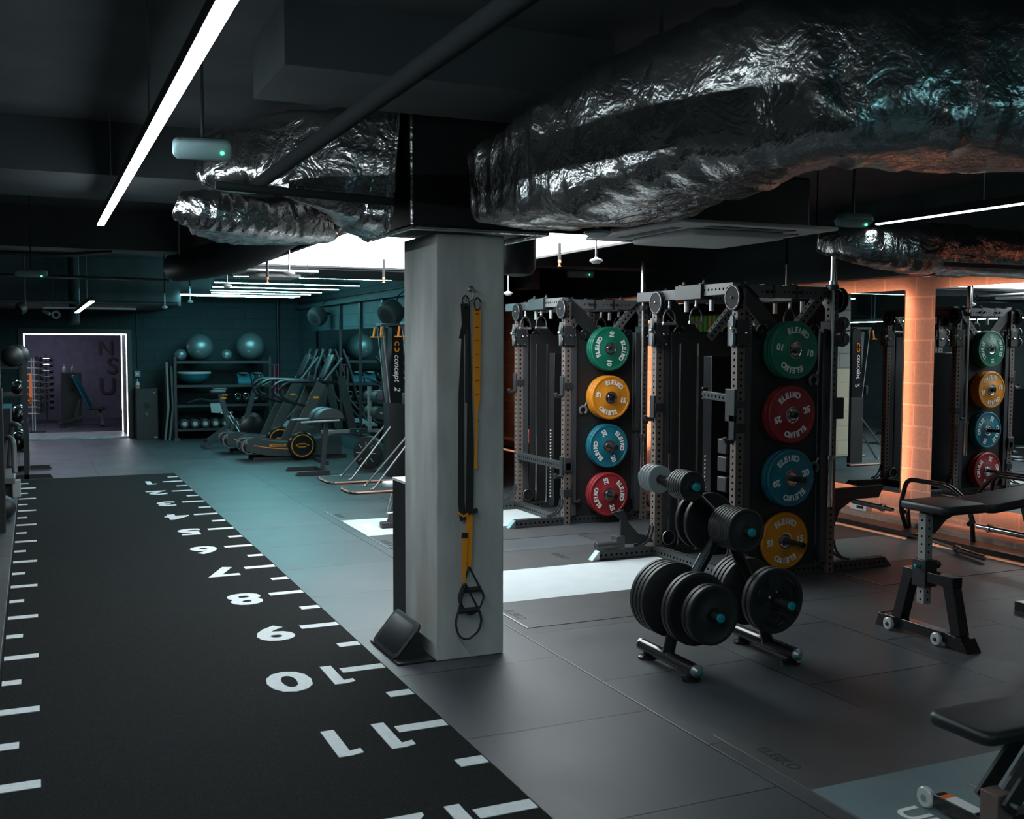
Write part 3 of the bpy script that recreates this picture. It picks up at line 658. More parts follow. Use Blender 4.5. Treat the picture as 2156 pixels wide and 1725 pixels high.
# ---- barbells stored upright on the racks
def barbell(label, lo, hi, r=.0135, group=None, ratio=1):
    lo, hi = Vector(lo), Vector(hi); d = (hi - lo).normalized(); L = (hi - lo).length; t = thing('barbell', label, 'barbell', tuple(lo), group)
    sl = .415; MB().cyl(lo + d * (sl - .01), hi - d * (sl - .01), r, 12).build('shaft', 'satin', t)
    for a, dd in ((lo, d), (hi, -d)):
        m = MB(); m.lathe([(.012, 0), (.024, .004), (.025, .02), (.025, sl - .03), (.037, sl - .03), (.037, sl), (.018, sl + .004)], a, dd, 20); m.build('sleeve', 'steel', t)
    return t
barbell('chrome barbell standing upright at the right edge of the nearer rack', (5.76, NY - .105, .55), (5.76, NY - .105, 2.73))
barbell('chrome barbell standing upright at the right edge of the farther rack', (5.77, FYA - .105, .50), (5.77, FYA - .105, 2.70))
# ---- coloured bumper plates
def plate_text(mb, word, num, R, y, rot, base, what):
    if what == 'word':
        for i, ch in enumerate(word):
            a = rot + base + (len(word) - 1) / 2 * 13.0 - i * 13.0 + (1 if ch == 'I' else 0); an = math.radians(a); p = Vector((-math.sin(an) * R, y, math.cos(an) * R))
            add_text(mb, ch, .061, TM(p, (math.cos(an), 0, math.sin(an)), (-math.sin(an), 0, math.cos(an))), bold=.045, ext=.0012)
    else:
        an = math.radians(rot + base); p = Vector((math.cos(an) * R * .93, y, math.sin(an) * R * .93))
        add_text(mb, num, .068, TM(p, (math.cos(an), 0, math.sin(an)), (-math.sin(an), 0, math.cos(an))), bold=.045, ext=.0012)
def bumper(label, colr, num, th, loc, rot, front=True, group=None, R=.225):
    t = thing('bumper_plate', label, 'weight plate', loc, group)
    m = MB(); m.lathe([(R * .955, 0), (R, .006), (R, th - .006), (R * .965, th), (R * .90, th), (R * .885, th - .004), (R * .46, th - .004), (R * .43, th), (.0255, th), (.0255, 0)], (0, 0, 0), (0, -1, 0), 56, ring=True)
    m.v = [(a + loc[0], b + loc[1], c + loc[2]) for a, b, c in m.v]; m.build('plate_body', colr, t)
    m = MB(); m.lathe([(.066, th + .001), (.066, th + .004), (.057, th + .005), (.052, th + .002), (.04, th + .002), (.038, th + .006), (.0258, th + .006), (.0258, th + .001)], (0, 0, 0), (0, -1, 0), 32, ring=True)
    m.v = [(a + loc[0], b + loc[1], c + loc[2]) for a, b, c in m.v]; m.build('hub', 'steel', t)
    if front:
        for base in (0, 180):
            for what in ('word', 'number'):
                m = MB(); plate_text(m, 'ELEIKO', num, R * .69, -th - .0005 + .004 - .003, rot, base, what)
                m.v = [(a + loc[0], b + loc[1], c + loc[2]) for a, b, c in m.v]; m.build('lettering' if what == 'word' else 'weight_number', 'letter', t)
    return t
ORDS = ['outermost', 'second from the front', 'innermost']
def peg_stack(rk, y0, z, colname, colr, num, th, count, rot, x=5.385, peglen=.30, ptag=''):
    y = y0 + .02 - .0135
    t = [o for o in bpy.data.objects if o.name == rk][0]
    m = MB(); m.tube([(x, y - .001, z), (x, y - peglen, z)], .0235, 16); m.build('storage_peg', 'blackgloss', t)
    yy = y - .012
    for k in range(count):
        f = k == count - 1; o = ORDS[0] if f else ORDS[2] if k == 0 else ORDS[1]
        bumper('%s %s kilo bumper plate, %s on its %s rack peg' % (colname, num, o, ptag), colr, num, th, (x, yy, z), rot, f, None); yy -= th + .007
index_kids()
for rk, y0, ptag, rows in (('training_rack', NY, 'nearer', [(1.80, 'dull green', 'gym_green', '10', .034, 3, -10, .16), (1.297, 'dark red', 'gym_red', '25', .045, 2, 14, .155), (.80, 'blue', 'gym_blue', '20', .045, 2, 14, .27), (.295, 'yellow', 'gym_yellow', '15', .038, 1, 2, .27)]),
                   ('training_rack.001', FYA, 'farther', [(1.80, 'bright green', 'gym_green', '10', .034, 3, 84, .14), (1.30, 'yellow', 'gym_yellow', '15', .040, 3, -13, .18), (.80, 'blue', 'gym_blue', '20', .045, 2, 112, .27), (.30, 'red', 'gym_red', '25', .050, 2, 104, .27)])):
    for z, cn, cm, num, th, ct, rot, pl in rows: peg_stack(rk, y0, z, cn, cm, num, th, ct, rot, ptag=ptag, peglen=pl)
def ring_collar(label, c, r=.04):
    t = thing('bar_collar', label, 'bar collar', c); m = MB(); m.tube(arc(c, r, -60, 240, 16), .013, 8); m.build('clamp_ring', 'grey', t)
    m = MB(); m.tube([(c[0] + r * .5, c[1], c[2] + r * .9), (c[0] + r * .7, c[1] - .02, c[2] + r * 2)], .008, 6); m.build('lever', 'lgrey', t)
ring_collar('open bar collar hanging on the farther rack panel left of yellow plate', (5.13, FYA - .01, 1.17))
ring_collar('bar collar at the right of the nearer rack panel under green plate', (5.66, NY - .01, 1.56))
ring_collar('bar collar at the right of the nearer rack panel beside blue plate', (5.68, NY - .01, .86))
# ================================================================== plate tree
t = thing('plate_tree', 'black plate storage tree loaded with iron plates, before the nearer rack', 'plate rack', (3.6, 5.07, 0))
PYC = 5.09; fl = (3.25, PYC, .055); fr = (3.955, PYC, .055); ap = (3.60, PYC, .80)
for x, ya, yb in ((3.25, 5.36, 4.80), (3.955, 5.40, 4.83)):
    m = MB(); m.cyl((x, ya, .066), (x, yb, .066), .037, 20); f = m.build('foot_tube', 'blackgloss', t)
    for yy, d in ((ya, 1), (yb, -1)):
        m = MB(); m.lathe([(.037, 0), (.037, .012), (.016, .03)], (x, yy, .066), (0, d, 0), 20); m.build('end_cap', 'satin', f)
        m = MB(); m.lathe([(.015, .03), (.015, .034)], (x, yy, .066), (0, d, 0), 14); m.build('cap_plug', 'tealcap', f)
        m = MB(); m.lathe([(.055, .002), (.055, .012), (.03, .02), (.018, .032)], (x + .0, yy - d * .05, 0), (0, 0, 1), 16); m.build('rubber_foot', 'blackgloss', f)
for p, q, mm in (((3.25, PYC, .06), (3.32, PYC, .36), 0), ((3.32, PYC, .36), (3.62, PYC, .80), 1), ((3.955, PYC, .06), (3.86, PYC, .36), 0), ((3.86, PYC, .36), (3.62, PYC, .82), 1), ((3.62, PYC, .80), (3.31, PYC, 1.075), 1)):
    m = MB(); m.tube([p, q], .036, 20); m.build('frame_leg', 'blackgloss', t)
PEG = {'lower left': (3.325, .375, .40), 'lower right': (3.845, .376, .34), 'upper': (3.565, .812, .34), 'top': (3.255, 1.068, .26)}
for k, (x, z, L) in PEG.items():
    for s in (-1, 1):
        LL = L if s < 0 else .30
        m = MB(); m.cyl((x, PYC, z), (x, PYC + s * LL, z), .0235, 14); g = m.build('peg', 'black', t)
        m = MB(); m.lathe([(.0235, 0), (.0235, .012), (.012, .016)], (x, PYC + s * LL, z), (0, s, 0), 14); m.build('peg_cap', 'tealcap', g)
def iron(label, R, th, loc, s, holes=False, colr='rubber'):
    t = thing('iron_plate', label, 'weight plate', loc); m = MB(); x, y, z = loc
    if not holes:
        m.lathe([(R * .97, 0), (R, .004), (R, th - .004), (R * .96, th), (R * .86, th), (R * .83, th - .003), (R * .42, th - .003), (R * .38, th), (.026, th), (.026, 0)], loc, (0, s, 0), 48, ring=True); m.build('plate_body', colr, t)
        if R > .14:
            m = MB(); m.lathe([(.045, th - .001), (.045, th + .002), (.027, th + .003), (.027, th - .001)], loc, (0, s, 0), 24, ring=True); m.build('hub', 'blackgloss', t)
    else:
        m.lathe([(R * .97, 0), (R, .004), (R, th - .004), (R * .97, th), (R * .86, th), (R * .85, th - .006), (.026, th - .006), (.026, 0)], loc, (0, s, 0), 48, ring=True); m.build('plate_body', colr, t)
        m = MB()
        for k in range(3):
            a = k * 120 + 30
            m.tube([(x + r_ * math.cos(math.radians(b_)), y + s * (th + .001), z + r_ * math.sin(math.radians(b_))) for r_, b_ in [(R * .45, a - 25), (R * .72, a - 32), (R * .77, a), (R * .72, a + 32), (R * .45, a + 25), (R * .45, a - 25)]], .006, 6)
        m.build('grip_rim', 'blackgloss', t); m = MB(); m.lathe([(.06, th - .006), (.05, th + .004), (.027, th + .004), (.027, th - .006)], loc, (0, s, 0), 24, ring=True); m.build('hub', 'blackgloss', t)
    return t
OW = ['first', 'second', 'third', 'fourth', 'fifth', 'sixth', 'seventh', 'eighth']
def istack(where, peg, s, specs, gap=.003, start=.045, colr='rubber'):
    x, z, L = PEG[peg]; y = PYC + s * start; tot = sum(1 for _ in specs)
    for i, (R, th, hl, ex) in enumerate(specs):
        y += s * ex
        iron('black iron plate, %s outward on the %s of plate tree' % (OW[i], where), R, th, (x, y, z - .0), s, hl, colr if not isinstance(colr, list) else colr[i]); y += s * (th + gap)
istack('lower left front peg', 'lower left', -1, [(.205, .03, 0, .085), (.205, .03, 0, .004), (.165, .032, 0, .07), (.165, .034, 0, .004)])
istack('lower left rear peg', 'lower left', 1, [(.215, .03, 0, 0), (.215, .03, 0, .004), (.215, .03, 0, .004), (.215, .03, 0, .006)])
istack('lower right front peg', 'lower right', -1, [(.19, .034, 0, .09), (.19, .036, 1, .004)])
istack('lower right rear peg', 'lower right', 1, [(.2, .03, 0, 0), (.2, .03, 0, .004), (.2, .03, 0, .004), (.2, .03, 0, .004)])
istack('upper front peg', 'upper', -1, [(.122, .022, 0, 0)] * 8, start=.10)
istack('upper rear peg', 'upper', 1, [(.17, .03, 0, .0), (.17, .03, 0, .06)])
istack('top front peg', 'top', -1, [(.083, .02, 0, 0)] * 6, colr='rubber', start=.095)
x, z, L = PEG['top']; y = PYC + .1
for i in range(4):
    iron('pale grey small plate, %s out from the frame at the top rear of plate tree' % OW[i], .08, .026, (x, y, z), 1, False, 'lgreyb'); y += .03
MT['pipe'] = mat('dark_painted_pipe', (.022, .026, .028), .85, spec=.1)
# ================================================================== things at the pillar
yf = PY0 - .004
hk = thing('wall_hook', 'small steel hook screwed high on the pillar face', 'hook', (2.305, PY0, 2.13))
m = MB(); m.lathe([(.016, 0), (.02, .004), (.012, .008)], (2.305, PY0, 2.155), (0, -1, 0), 14); m.build('base_plate', 'satin', hk)
m = MB(); m.tube(rpath([(2.305, PY0 - .006, 2.155), (2.305, PY0 - .05, 2.15), (2.30, PY0 - .06, 2.10), (2.27, PY0 - .05, 2.085), (2.255, PY0 - .045, 2.10)], .03), .006, 8); m.build('hook_bar', 'satin', hk)
t = thing('suspension_trainer', 'black and amber strap suspension trainer hanging on the concrete pillar', 'suspension trainer', (2.29, PY0 - .03, .3))
def strap(name, pts, wd, m_, par=None, y=PY0 - .03, th=.004):
    m = MB(); P = [Vector((p[0], y - (p[2] if len(p) > 2 else 0), p[1])) for p in pts]
    for i in range(len(P)):
        a = P[max(i - 1, 0)]; b = P[min(i + 1, len(P) - 1)]; d = (b - a).normalized(); sx = Vector((d.z, 0, -d.x)).normalized(); wv = wd[i] if isinstance(wd, list) else wd
        for q, r in ((-1, 0), (1, 0), (1, 1), (-1, 1)): m.v.append(tuple(P[i] + sx * q * wv / 2 + Vector((0, th * (.5 - r), 0))))
    for i in range(len(P) - 1):
        for k in range(4):
            j = (k + 1) % 4; m.face([i * 4 + k, i * 4 + j, i * 4 + 4 + j, i * 4 + 4 + k])
    m.face([3, 2, 1, 0]); e = (len(P) - 1) * 4; m.face([e, e + 1, e + 2, e + 3]); return m.build(name, m_, par or t, smooth=0)
for cx, top in ((2.262, 2.075), (2.335, 2.065)):
    m = MB(); m.tube(rpath([(cx - .012, PY0 - .03, top - .03), (cx - .02, PY0 - .03, top + .02), (cx, PY0 - .03, top + .045), (cx + .022, PY0 - .03, top + .02), (cx + .014, PY0 - .03, top - .03), (cx - .012, PY0 - .03, top - .03)], .012), .0045, 8); m.build('carabiner', 'blackgloss', t)
ms = strap('measuring_strap', [(2.335, 2.045), (2.334, 1.85), (2.332, 1.62), (2.336, 1.52), (2.325, 1.44, .006), (2.332, 1.36), (2.324, 1.15), (2.328, 1.115)], [.042, .042, .04, .036, .018, .014, .016, .022], 'amber')
m = MB()
for k in range(9): m.box(2.322, 2.345, PY0 - .034, PY0 - .0325, 2.01 - k * .077, 2.014 - k * .077)
m.build('strap_mark', 'letterB', ms)
strap('black_strap', [(2.255, 2.07), (2.262, 1.95), (2.240, 1.90, .01), (2.232, 1.87)], [.045, .045, .03, .022], 'web')
strap('black_strap', [(2.246, 1.92), (2.236, 1.55), (2.235, .93), (2.247, .82)], [.012, .034, .04, .04], 'web')
strap('black_strap', [(2.285, 2.08), (2.29, 1.6), (2.294, 1.2), (2.290, .82)], [.012, .026, .044, .046], 'web', y=PY0 - .022)
strap('loose_strap', [(2.27, 2.0), (2.272, 1.8), (2.27, 1.5)], .012, 'dgrey', y=PY0 - .018)
strap('keeper_loop', [(2.21, .87), (2.245, .845), (2.30, .86)], .012, 'amber', y=PY0 - .036)
strap('buckle', [(2.275, .865), (2.335, .875)], .028, 'web', y=PY0 - .038)
strap('amber_strap', [(2.288, .86), (2.285, .60), (2.286, .535)], [.042, .036, .02], 'amber', y=PY0 - .026)
strap('amber_strap', [(2.258, .72), (2.25, .55), (2.252, .445)], [.032, .03, .012], 'amber', y=PY0 - .034)
strap('buckle', [(2.235, .735), (2.275, .73)], .03, 'web', y=PY0 - .037)
for (cx, zt, cy, z0, zb, dx) in ((2.29, .545, PY0 - .025, .40, .275, .0), (2.25, .455, PY0 - .038, .255, .10, -.03)):
    pass
def handle(apex, hl, hr, loop):
    m = MB(); m.tube([apex, hl], .006, 6); m.tube([apex, hr], .006, 6); m.build('handle_cord', 'web', t)
    m = MB(); m.tube([hl, hr], .017, 12); m.build('foam_grip', 'rubber', t)
    m = MB(); m.tube(rpath(loop, .05), .012, 8, flat=.45); m.build('foot_loop', 'web', t)
y = PY0 - .03
handle((2.285, y, .545), (2.235, y, .41), (2.355, y, .41), [(2.235, y, .41), (2.215, y - .01, .37), (2.235, y - .02, .31), (2.29, y - .02, .26), (2.345, y - .02, .30), (2.375, y - .01, .37), (2.355, y, .41)])
y = PY0 - .05
handle((2.252, y, .455), (2.21, y, .295), (2.335, y, .295), [(2.21, y, .295), (2.185, y - .01, .23), (2.205, y - .02, .15), (2.26, y - .02, .125), (2.33, y - .02, .17), (2.352, y - .01, .24), (2.335, y, .295)])
# kiosk behind the pillar and tilted tablet stand on the floor
k = thing('kiosk_cabinet', 'slim black cabinet with a white top, tucked behind the pillar', 'cabinet', (2.3, 6.45, 0))
MB().box(2.10, 2.50, 6.32, 6.575, 0, .965).build('body', 'panel', k, bevel=.004); MB().box(2.098, 2.502, 6.318, 6.577, .965, .98).build('top', 'white', k)
k = thing('tablet_stand', 'tilted black screen on a floor plate against the pillar foot', 'screen', (1.97, 6.0, 0))
MB().box(1.86, 2.09, 5.74, 6.29, .0, .014).build('base_plate', 'black', k, bevel=.004)
m = MB(); X = Vector((0, 1, 0)); Z2 = Vector((.155, 0, .185)).normalized(); m.pad((1.945, 6.03, .105), (.46, .255, .02), .008, ax=(X, Z2, X.cross(Z2))); s1 = m.build('screen_body', 'rubber', k)
m = MB(); m.pad(Vector((1.945, 6.03, .105)) - X.cross(Z2) * -.0006 * 0 + X.cross(Z2) * (.0105 if X.cross(Z2).x < 0 else -.0105), (.40, .20, .002), .0008, ax=(X, Z2, X.cross(Z2))); m.build('screen_glass', 'screen', s1)
MB().prism([(1.865, .014), (2.05, .014), (2.0, .16), (1.99, .16)], 1, 5.80, 5.806).build('side_bracket', 'black', k)
MB().prism([(1.865, .014), (2.05, .014), (2.0, .16), (1.99, .16)], 1, 6.22, 6.226).build('side_bracket', 'black', k)
# ================================================================== benches
def bench_tall():
    t = thing('weight_bench', 'tall black bench with two pads and square steel post, right of plate tree', 'bench', (5.1, 4.98, 0))
    Y0, Y1 = 5.36, 4.60
    m = MB(); m.box(5.045, 5.115, Y1 + .06, Y0 - .05, .02, .085); b = m.build('base_bar', 'blackgloss', t, bevel=.004)
    for y, s in ((Y1, -1), (Y0, 1)):
        m = MB(); y0, y1 = (y, y + .17) if s < 0 else (y - .10, y); m.hexa([(5.03, y0, .0), (5.15, y0, .0), (5.15, y1, 0), (5.03, y1, 0), (5.03, y0 + (.05 if s < 0 else 0), .075), (5.15, y0 + (.05 if s < 0 else 0), .075), (5.15, y1 - (.03 if s > 0 else 0), .09), (5.03, y1 - (.03 if s > 0 else 0), .09)])
        m.build('base_foot', 'blackgloss', t, bevel=.003)
    for y in (5.215, 4.815):
        m = MB(); m.lathe([(.034, 0), (.04, .005), (.04, .022), (.034, .027)], (5.02, y, .042), (-1, 0, 0), 20); w_ = m.build('wheel', 'clearp', t)
        m = MB(); m.lathe([(.016, .026), (.01, .034)], (5.02, y, .042), (-1, 0, 0), 12); m.build('wheel_axle', 'black', w_)
    for (ya, yb) in ((5.19, 5.10), (4.70, 4.78)):
        m = MB(); m.beam((5.08, ya, .08), (5.08, yb, .40), .075, .075, up=(1, 0, 0)); m.build('leg', 'blackgloss', t, bevel=.003)
    m = MB(); m.box(5.04, 5.12, 4.73, 5.14, .365, .43); m.build('bridge', 'blackgloss', t, bevel=.004)
    m = MB(); m.box(5.03, 5.13, 4.94, 5.05, .33, .50); c = m.build('collar', 'black', t, bevel=.004)
    m = MB(); m.tube([(5.13, 4.99, .46), (5.17, 4.985, .46)], .008, 8); m.lathe([(.024, 0), (.028, .006), (.024, .02)], (5.165, 4.985, .46), (1, 0, 0), 12); m.build('locking_knob', 'rubber', c)
    m = MB(); m.lathe([(.012, 0), (.012, .03), (.008, .033)], (5.03, 4.995, .46), (-1, 0, 0), 12); m.build('pin_cap', 'tealcap', c)
    m = MB(); m.beam((5.08, 4.995, .22), (5.08, 4.995, .79), .06, .06, up=(1, 0, 0)); m.build('post', 'holes60', t, bevel=.002)
    m = MB(); m.prism([(5.09, .66), (5.13, .66), (5.22, .74), (5.34, .79), (5.34, .815), (5.06, .815), (5.06, .79)], 1, 4.965, 5.025); m.build('seat_bracket', 'black', t)
    m = MB(); m.pad((5.175, 4.945, .835), (.37, .40, .055), .02); m.build('seat_pad', 'vinyl', t)
    m = MB(); Xv = Vector((1, 0, .085)).normalized(); Yv = Vector((0, 1, 0)); m.pad((5.80, 4.94, .855), (.84, .36, .055), .02, ax=(Xv, Yv, Xv.cross(Yv))); m.build('back_pad', 'vinyl', t)
    m = MB(); m.beam((5.2, 4.995, .80), (6.1, 4.995, .84), .06, .04); m.build('spine', 'black', t)
    m = MB(); m.beam((5.95, 4.995, .82), (6.25, 4.995, .04), .06, .06, up=(1, 0, 0)); m.build('rear_leg', 'blackgloss', t)
    m = MB(); m.box(6.20, 6.28, 4.72, 5.27, 0, .06); m.build('rear_foot', 'blackgloss', t, bevel=.004)
MT['holes60'] = holes_mat('perforated_satin_post', (.30, .29, .28), .33, .05, .0075)
bench_tall()
def bench_low():
    t = thing('weight_bench', 'low black bench cut off by the bottom right corner of the view', 'bench', (3.2, 2.85, 0))
    m = MB(); m.pad((3.50, 2.88, .405), (.80, .30, .055), .022); m.build('seat_pad', 'vinyl', t)
    m = MB(); m.beam((3.215, 3.06, .045), (3.215, 2.62, .045), .06, .055); b = m.build('base_bar', 'blackgloss', t, bevel=.004)
    m = MB(); m.box(3.187, 3.243, 2.86, 3.0, .0735, .075); q = m.build('warning_label', 'white', b); MB().box(3.187, 3.243, 3.0, 3.028, .0735, .0752).build('label_stripe', 'orange', b)
    for y in (3.10, 2.62):
        m = MB(); m.lathe([(.036, 0), (.042, .006), (.042, .02), (.036, .026)], (3.205, y, .042), (-1, 0, 0), 20); w_ = m.build('wheel', 'clearp', t)
        m = MB(); m.lathe([(.014, .024), (.012, .032)], (3.205, y, .042), (-1, 0, 0), 12); m.build('wheel_axle', 'steel', w_)
    m = MB(); m.box(3.17, 3.25, 2.74, 2.82, .07, .19); m.build('mount_block', 'rust', t, bevel=.003)
    for y in (2.845, 2.72):
        m = MB(); m.beam((3.20, y, .14), (3.42, y, .37), .014, .07, up=(0, 0, 1)); m.build('side_plate', 'black', t)
    m = MB(); pts = [(3.22, .17), (3.26, .15), (3.30, .19), (3.33, .19), (3.35, .23), (3.38, .24), (3.40, .28), (3.43, .30), (3.42, .36), (3.38, .34)]
    m.prism(pts, 1, 2.775, 2.79); m.build('ladder_rack', 'grey', t)
    MB().cyl((3.205, 2.90, .165), (3.205, 2.68, .165), .009, 10).build('cross_pin', 'satin', t); MB().cyl((3.36, 2.93, .30), (3.36, 2.84, .30), .014, 10).build('cross_pin', 'satin', t)
    m = MB(); m.box(3.25, 3.9, 2.83, 2.89, .34, .378); m.build('spine', 'black', t)
    m = MB(); m.beam((3.22, 2.78, .07), (3.85, 2.80, .06), .06, .05); m.build('floor_rail', 'blackgloss', t)
bench_low(); bpy.data.objects['weight_bench.001'].location.z += .0045
# ================================================================== trap bar, short bar, chalk box by the mirror wall
t = thing('trap_bar', 'black and chrome open trap bar standing on small feet by the mirror wall', 'trap bar', (7.45, 7.4, 0))
for y in (7.93, 6.95):
    pass
m = MB(); m.tube(rpath([(7.72, 7.83, .05), (7.60, 7.80, .28), (7.48, 7.60, .585), (7.45, 7.06, .59), (7.45, 6.86, .47), (7.47, 6.80, .28)], .1, 5), .022, 12); m.build('handle_frame', 'blackgloss', t)
m = MB(); m.tube(rpath([(7.55, 6.70, .42), (7.45, 6.58, .74), (7.42, 6.1, .74), (7.42, 5.9, .5)], .1, 5), .02, 12); m.build('handle_frame', 'blackgloss', t)
for x, y in ((7.78, 7.86), (7.75, 7.05)):
    m = MB(); m.tube([(x, y, .05), (x - .03, y, .3)], .022, 12); m.build('foot_post', 'blackgloss', t)
    m = MB(); m.lathe([(.012, -.08), (.028, -.072), (.03, -.04), (.02, -.03), (.02, .03), (.03, .04), (.028, .072), (.012, .08)], (x, y, .032), (.9, -.4, 0), 14); m.build('rubber_foot', 'blackgloss', t)
m = MB(); m.tube([(7.48, 7.62, .27), (7.74, 7.85, .27)], .02, 10); m.tube([(7.48, 6.86, .27), (7.72, 7.04, .27)], .02, 10); m.build('cross_tube', 'blackgloss', t)
for p, q in (((7.45, 8.29, .285), (7.45, 7.86, .275)), ((7.45, 5.95, .262), (7.45, 6.62, .272))):
    d = (Vector(q) - Vector(p)); L = d.length
    m = MB(); m.lathe([(.012, 0), (.025, .004), (.025, L - .03), (.038, L - .03), (.038, L), (.02, L + .002), (.02, L + .12)], p, d, 20); m.build('sleeve', 'steel', t)
barbell('short steel bar lying on the floor behind the tall bench post', (7.31, 6.53, .042), (7.62, 7.72, .042), r=.0135)
cb = thing('small_box', 'small white printed box lying on the kerb by the mirror', 'box', (7.97, 8.75, .10)); MB().box(7.93, 8.02, 8.62, 8.86, .10, .17).build('carton', 'white', cb, bevel=.004)
MB().box(7.928, 7.93, 8.66, 8.76, .12, .15).build('print', 'letterB', cb)
# safety arm of the nearer rack facing the mirror wall
rk = [o for o in bpy.data.objects if o.name == 'training_rack'][0]
m = MB(); m.hexa([(5.87, 6.75, .585), (6.345, 6.75, .585), (6.345, 6.81, .585), (5.87, 6.81, .585), (5.87, 6.75, .675), (6.40, 6.75, .685), (6.40, 6.81, .685), (5.87, 6.81, .675)]); m.build('safety_arm', 'black', rk, bevel=.003)
m = MB(); pts = [(5.88, .58), (6.1, .58), (5.96, .50), (5.90, .36), (5.88, .36)]; m.prism(pts, 1, 6.775, 6.787); m.build('arm_gusset', 'black', rk)
# ================================================================== overhead services
def noise_tube(mb, path, radii, n=40, seg=90, amp=.035, sq=None, seed=1):
    """foil sleeve swept along a path, pillowed and creased for real"""
    from mathutils import noise
    P = [Vector(p) for p in path]; pts = []; rr = []
    for i in range(seg + 1):
        u = i / seg * (len(P) - 1); k = min(int(u), len(P) - 2); f = u - k
        a, b, c, d = P[max(k - 1, 0)], P[k], P[k + 1], P[min(k + 2, len(P) - 1)]
        pts.append(.5 * ((2 * b) + (c - a) * f + (2 * a - 5 * b + 4 * c - d) * f * f + (3 * b - a - 3 * c + d) * f ** 3))
        rr.append([radii[k][j] * (1 - f) + radii[k + 1][j] * f for j in (0, 1)])
    b0 = len(mb.v)
    for i in range(seg + 1):
        T = (pts[min(i + 1, seg)] - pts[max(i - 1, 0)]).normalized(); X = T.cross(Vector((0, 0, 1))).normalized(); Z = X.cross(T)
        q = sq[0] + (sq[1] - sq[0]) * i / seg if sq else 1
        for k in range(n):
            an = 2 * PI * k / n; c, s = math.cos(an), math.sin(an); e = 2 / (2 + (1 - q) * 6)
            cx = math.copysign(abs(c) ** e, c); sz = math.copysign(abs(s) ** e, s)
            p = pts[i] + X * cx * rr[i][0] + Z * sz * rr[i][1]
            w1 = noise.noise(p * 3.1 + Vector((seed, 0, 0))) * amp + noise.noise(Vector((an * 1.1, i * .035 * 9, seed))) * amp * .6 + noise.noise(p * 9) * amp * .2
            mb.v.append(tuple(p + (X * cx + Z * sz) * w1))
    for i in range(seg):
        for k in range(n):
            j = (k + 1) % n; mb.face([b0 + i * n + k, b0 + i * n + j, b0 + (i + 1) * n + j, b0 + (i + 1) * n + k])
    mb.face([b0 + k for k in range(n - 1, -1, -1)]); mb.face([b0 + seg * n + k for k in range(n)])
t = thing('foil_duct', 'big crinkled foil wrapped air duct sweeping across the upper right', 'air duct', (2.6, 4, 2.8))
m = MB(); noise_tube(m, [(2.36, 5.38, 2.69), (2.42, 4.88, 2.69), (2.50, 4.3, 2.73), (2.60, 3.78, 2.80), (2.80, 3.42, 2.855), (3.30, 3.16, 2.86), (3.85, 2.95, 2.83), (4.5, 2.7, 2.84)],
    [(.22, .19), (.28, .25), (.36, .33), (.34, .33), (.33, .31), (.33, .32), (.33, .33), (.33, .33)], n=56, seg=150, amp=.03, sq=(.3, 1), seed=3)
m.build('foil_sleeve', 'foil', t, smooth=60)
for x, y in ((2.55, 4.1), (3.0, 3.3)):
    MB().box(x - .012, x + .012, y - .001, y + .001, 3.05, ZC).build('hanging_strap', 'satin', t)
t = thing('foil_duct', 'foil wrapped rectangular duct narrowing to the left of the pillar head', 'air duct', (1.6, 6.1, 2.8))
m = MB(); noise_tube(m, [(1.87, 6.02, 2.83), (1.78, 6.03, 2.84), (1.55, 6.08, 2.88), (1.32, 6.38, 2.96), (1.10, 6.7, 2.93), (.98, 6.8, 2.92)],
    [(.36, .385), (.33, .36), (.26, .26), (.22, .20), (.2, .16), (.12, .1)], n=48, seg=90, amp=.02, sq=(0, .8), seed=8)
m.build('foil_sleeve', 'foil', t, smooth=60)
t = thing('foil_duct', 'low sagging foil duct left of the pillar head', 'air duct', (1.3, 6.5, 2.6))
m = MB(); noise_tube(m, [(1.80, 6.76, 2.68), (1.55, 6.68, 2.60), (1.20, 6.56, 2.57), (.92, 6.5, 2.60), (.80, 6.52, 2.64)], [(.2, .13), (.24, .14), (.26, .125), (.24, .12), (.16, .07)], n=44, seg=90, amp=.022, sq=(.6, .8), seed=5)
m.build('foil_sleeve', 'foil', t, smooth=60)
t = thing('foil_duct', 'short foil duct with taped band at far right above the mirrors', 'air duct', (6.3, 6.3, 2.6))
m = MB(); noise_tube(m, [(5.32, 6.35, 2.62), (5.55, 6.2, 2.60), (5.95, 6.1, 2.56), (6.4, 6.1, 2.56), (7.6, 6.1, 2.56)], [(.08, .09), (.17, .16), (.2, .18), (.2, .18), (.2, .18)], n=40, seg=90, amp=.018, sq=(1, .7), seed=12)
m.build('foil_sleeve', 'foil', t, smooth=60); m = MB(); m.lathe([(.2, -.17), (.203, -.17), (.203, .17), (.2, .17)], (6.33, 6.1, 2.56), (1, 0, 0), 30, ring=True)
m.build('tape_band', mat('taped_foil', (.5, .5, .5), .22, 1, bump=.9, bscale=26), t)
MB().box(5.9, 7.9, 5.7, 5.73, 2.40, 2.43).build('support_rail', 'black', t)
# plenum box over the pillar
t = thing('duct_plenum', 'black duct box sitting on the pillar head, foil lip below', 'duct box', (2.3, 6, 2.6))

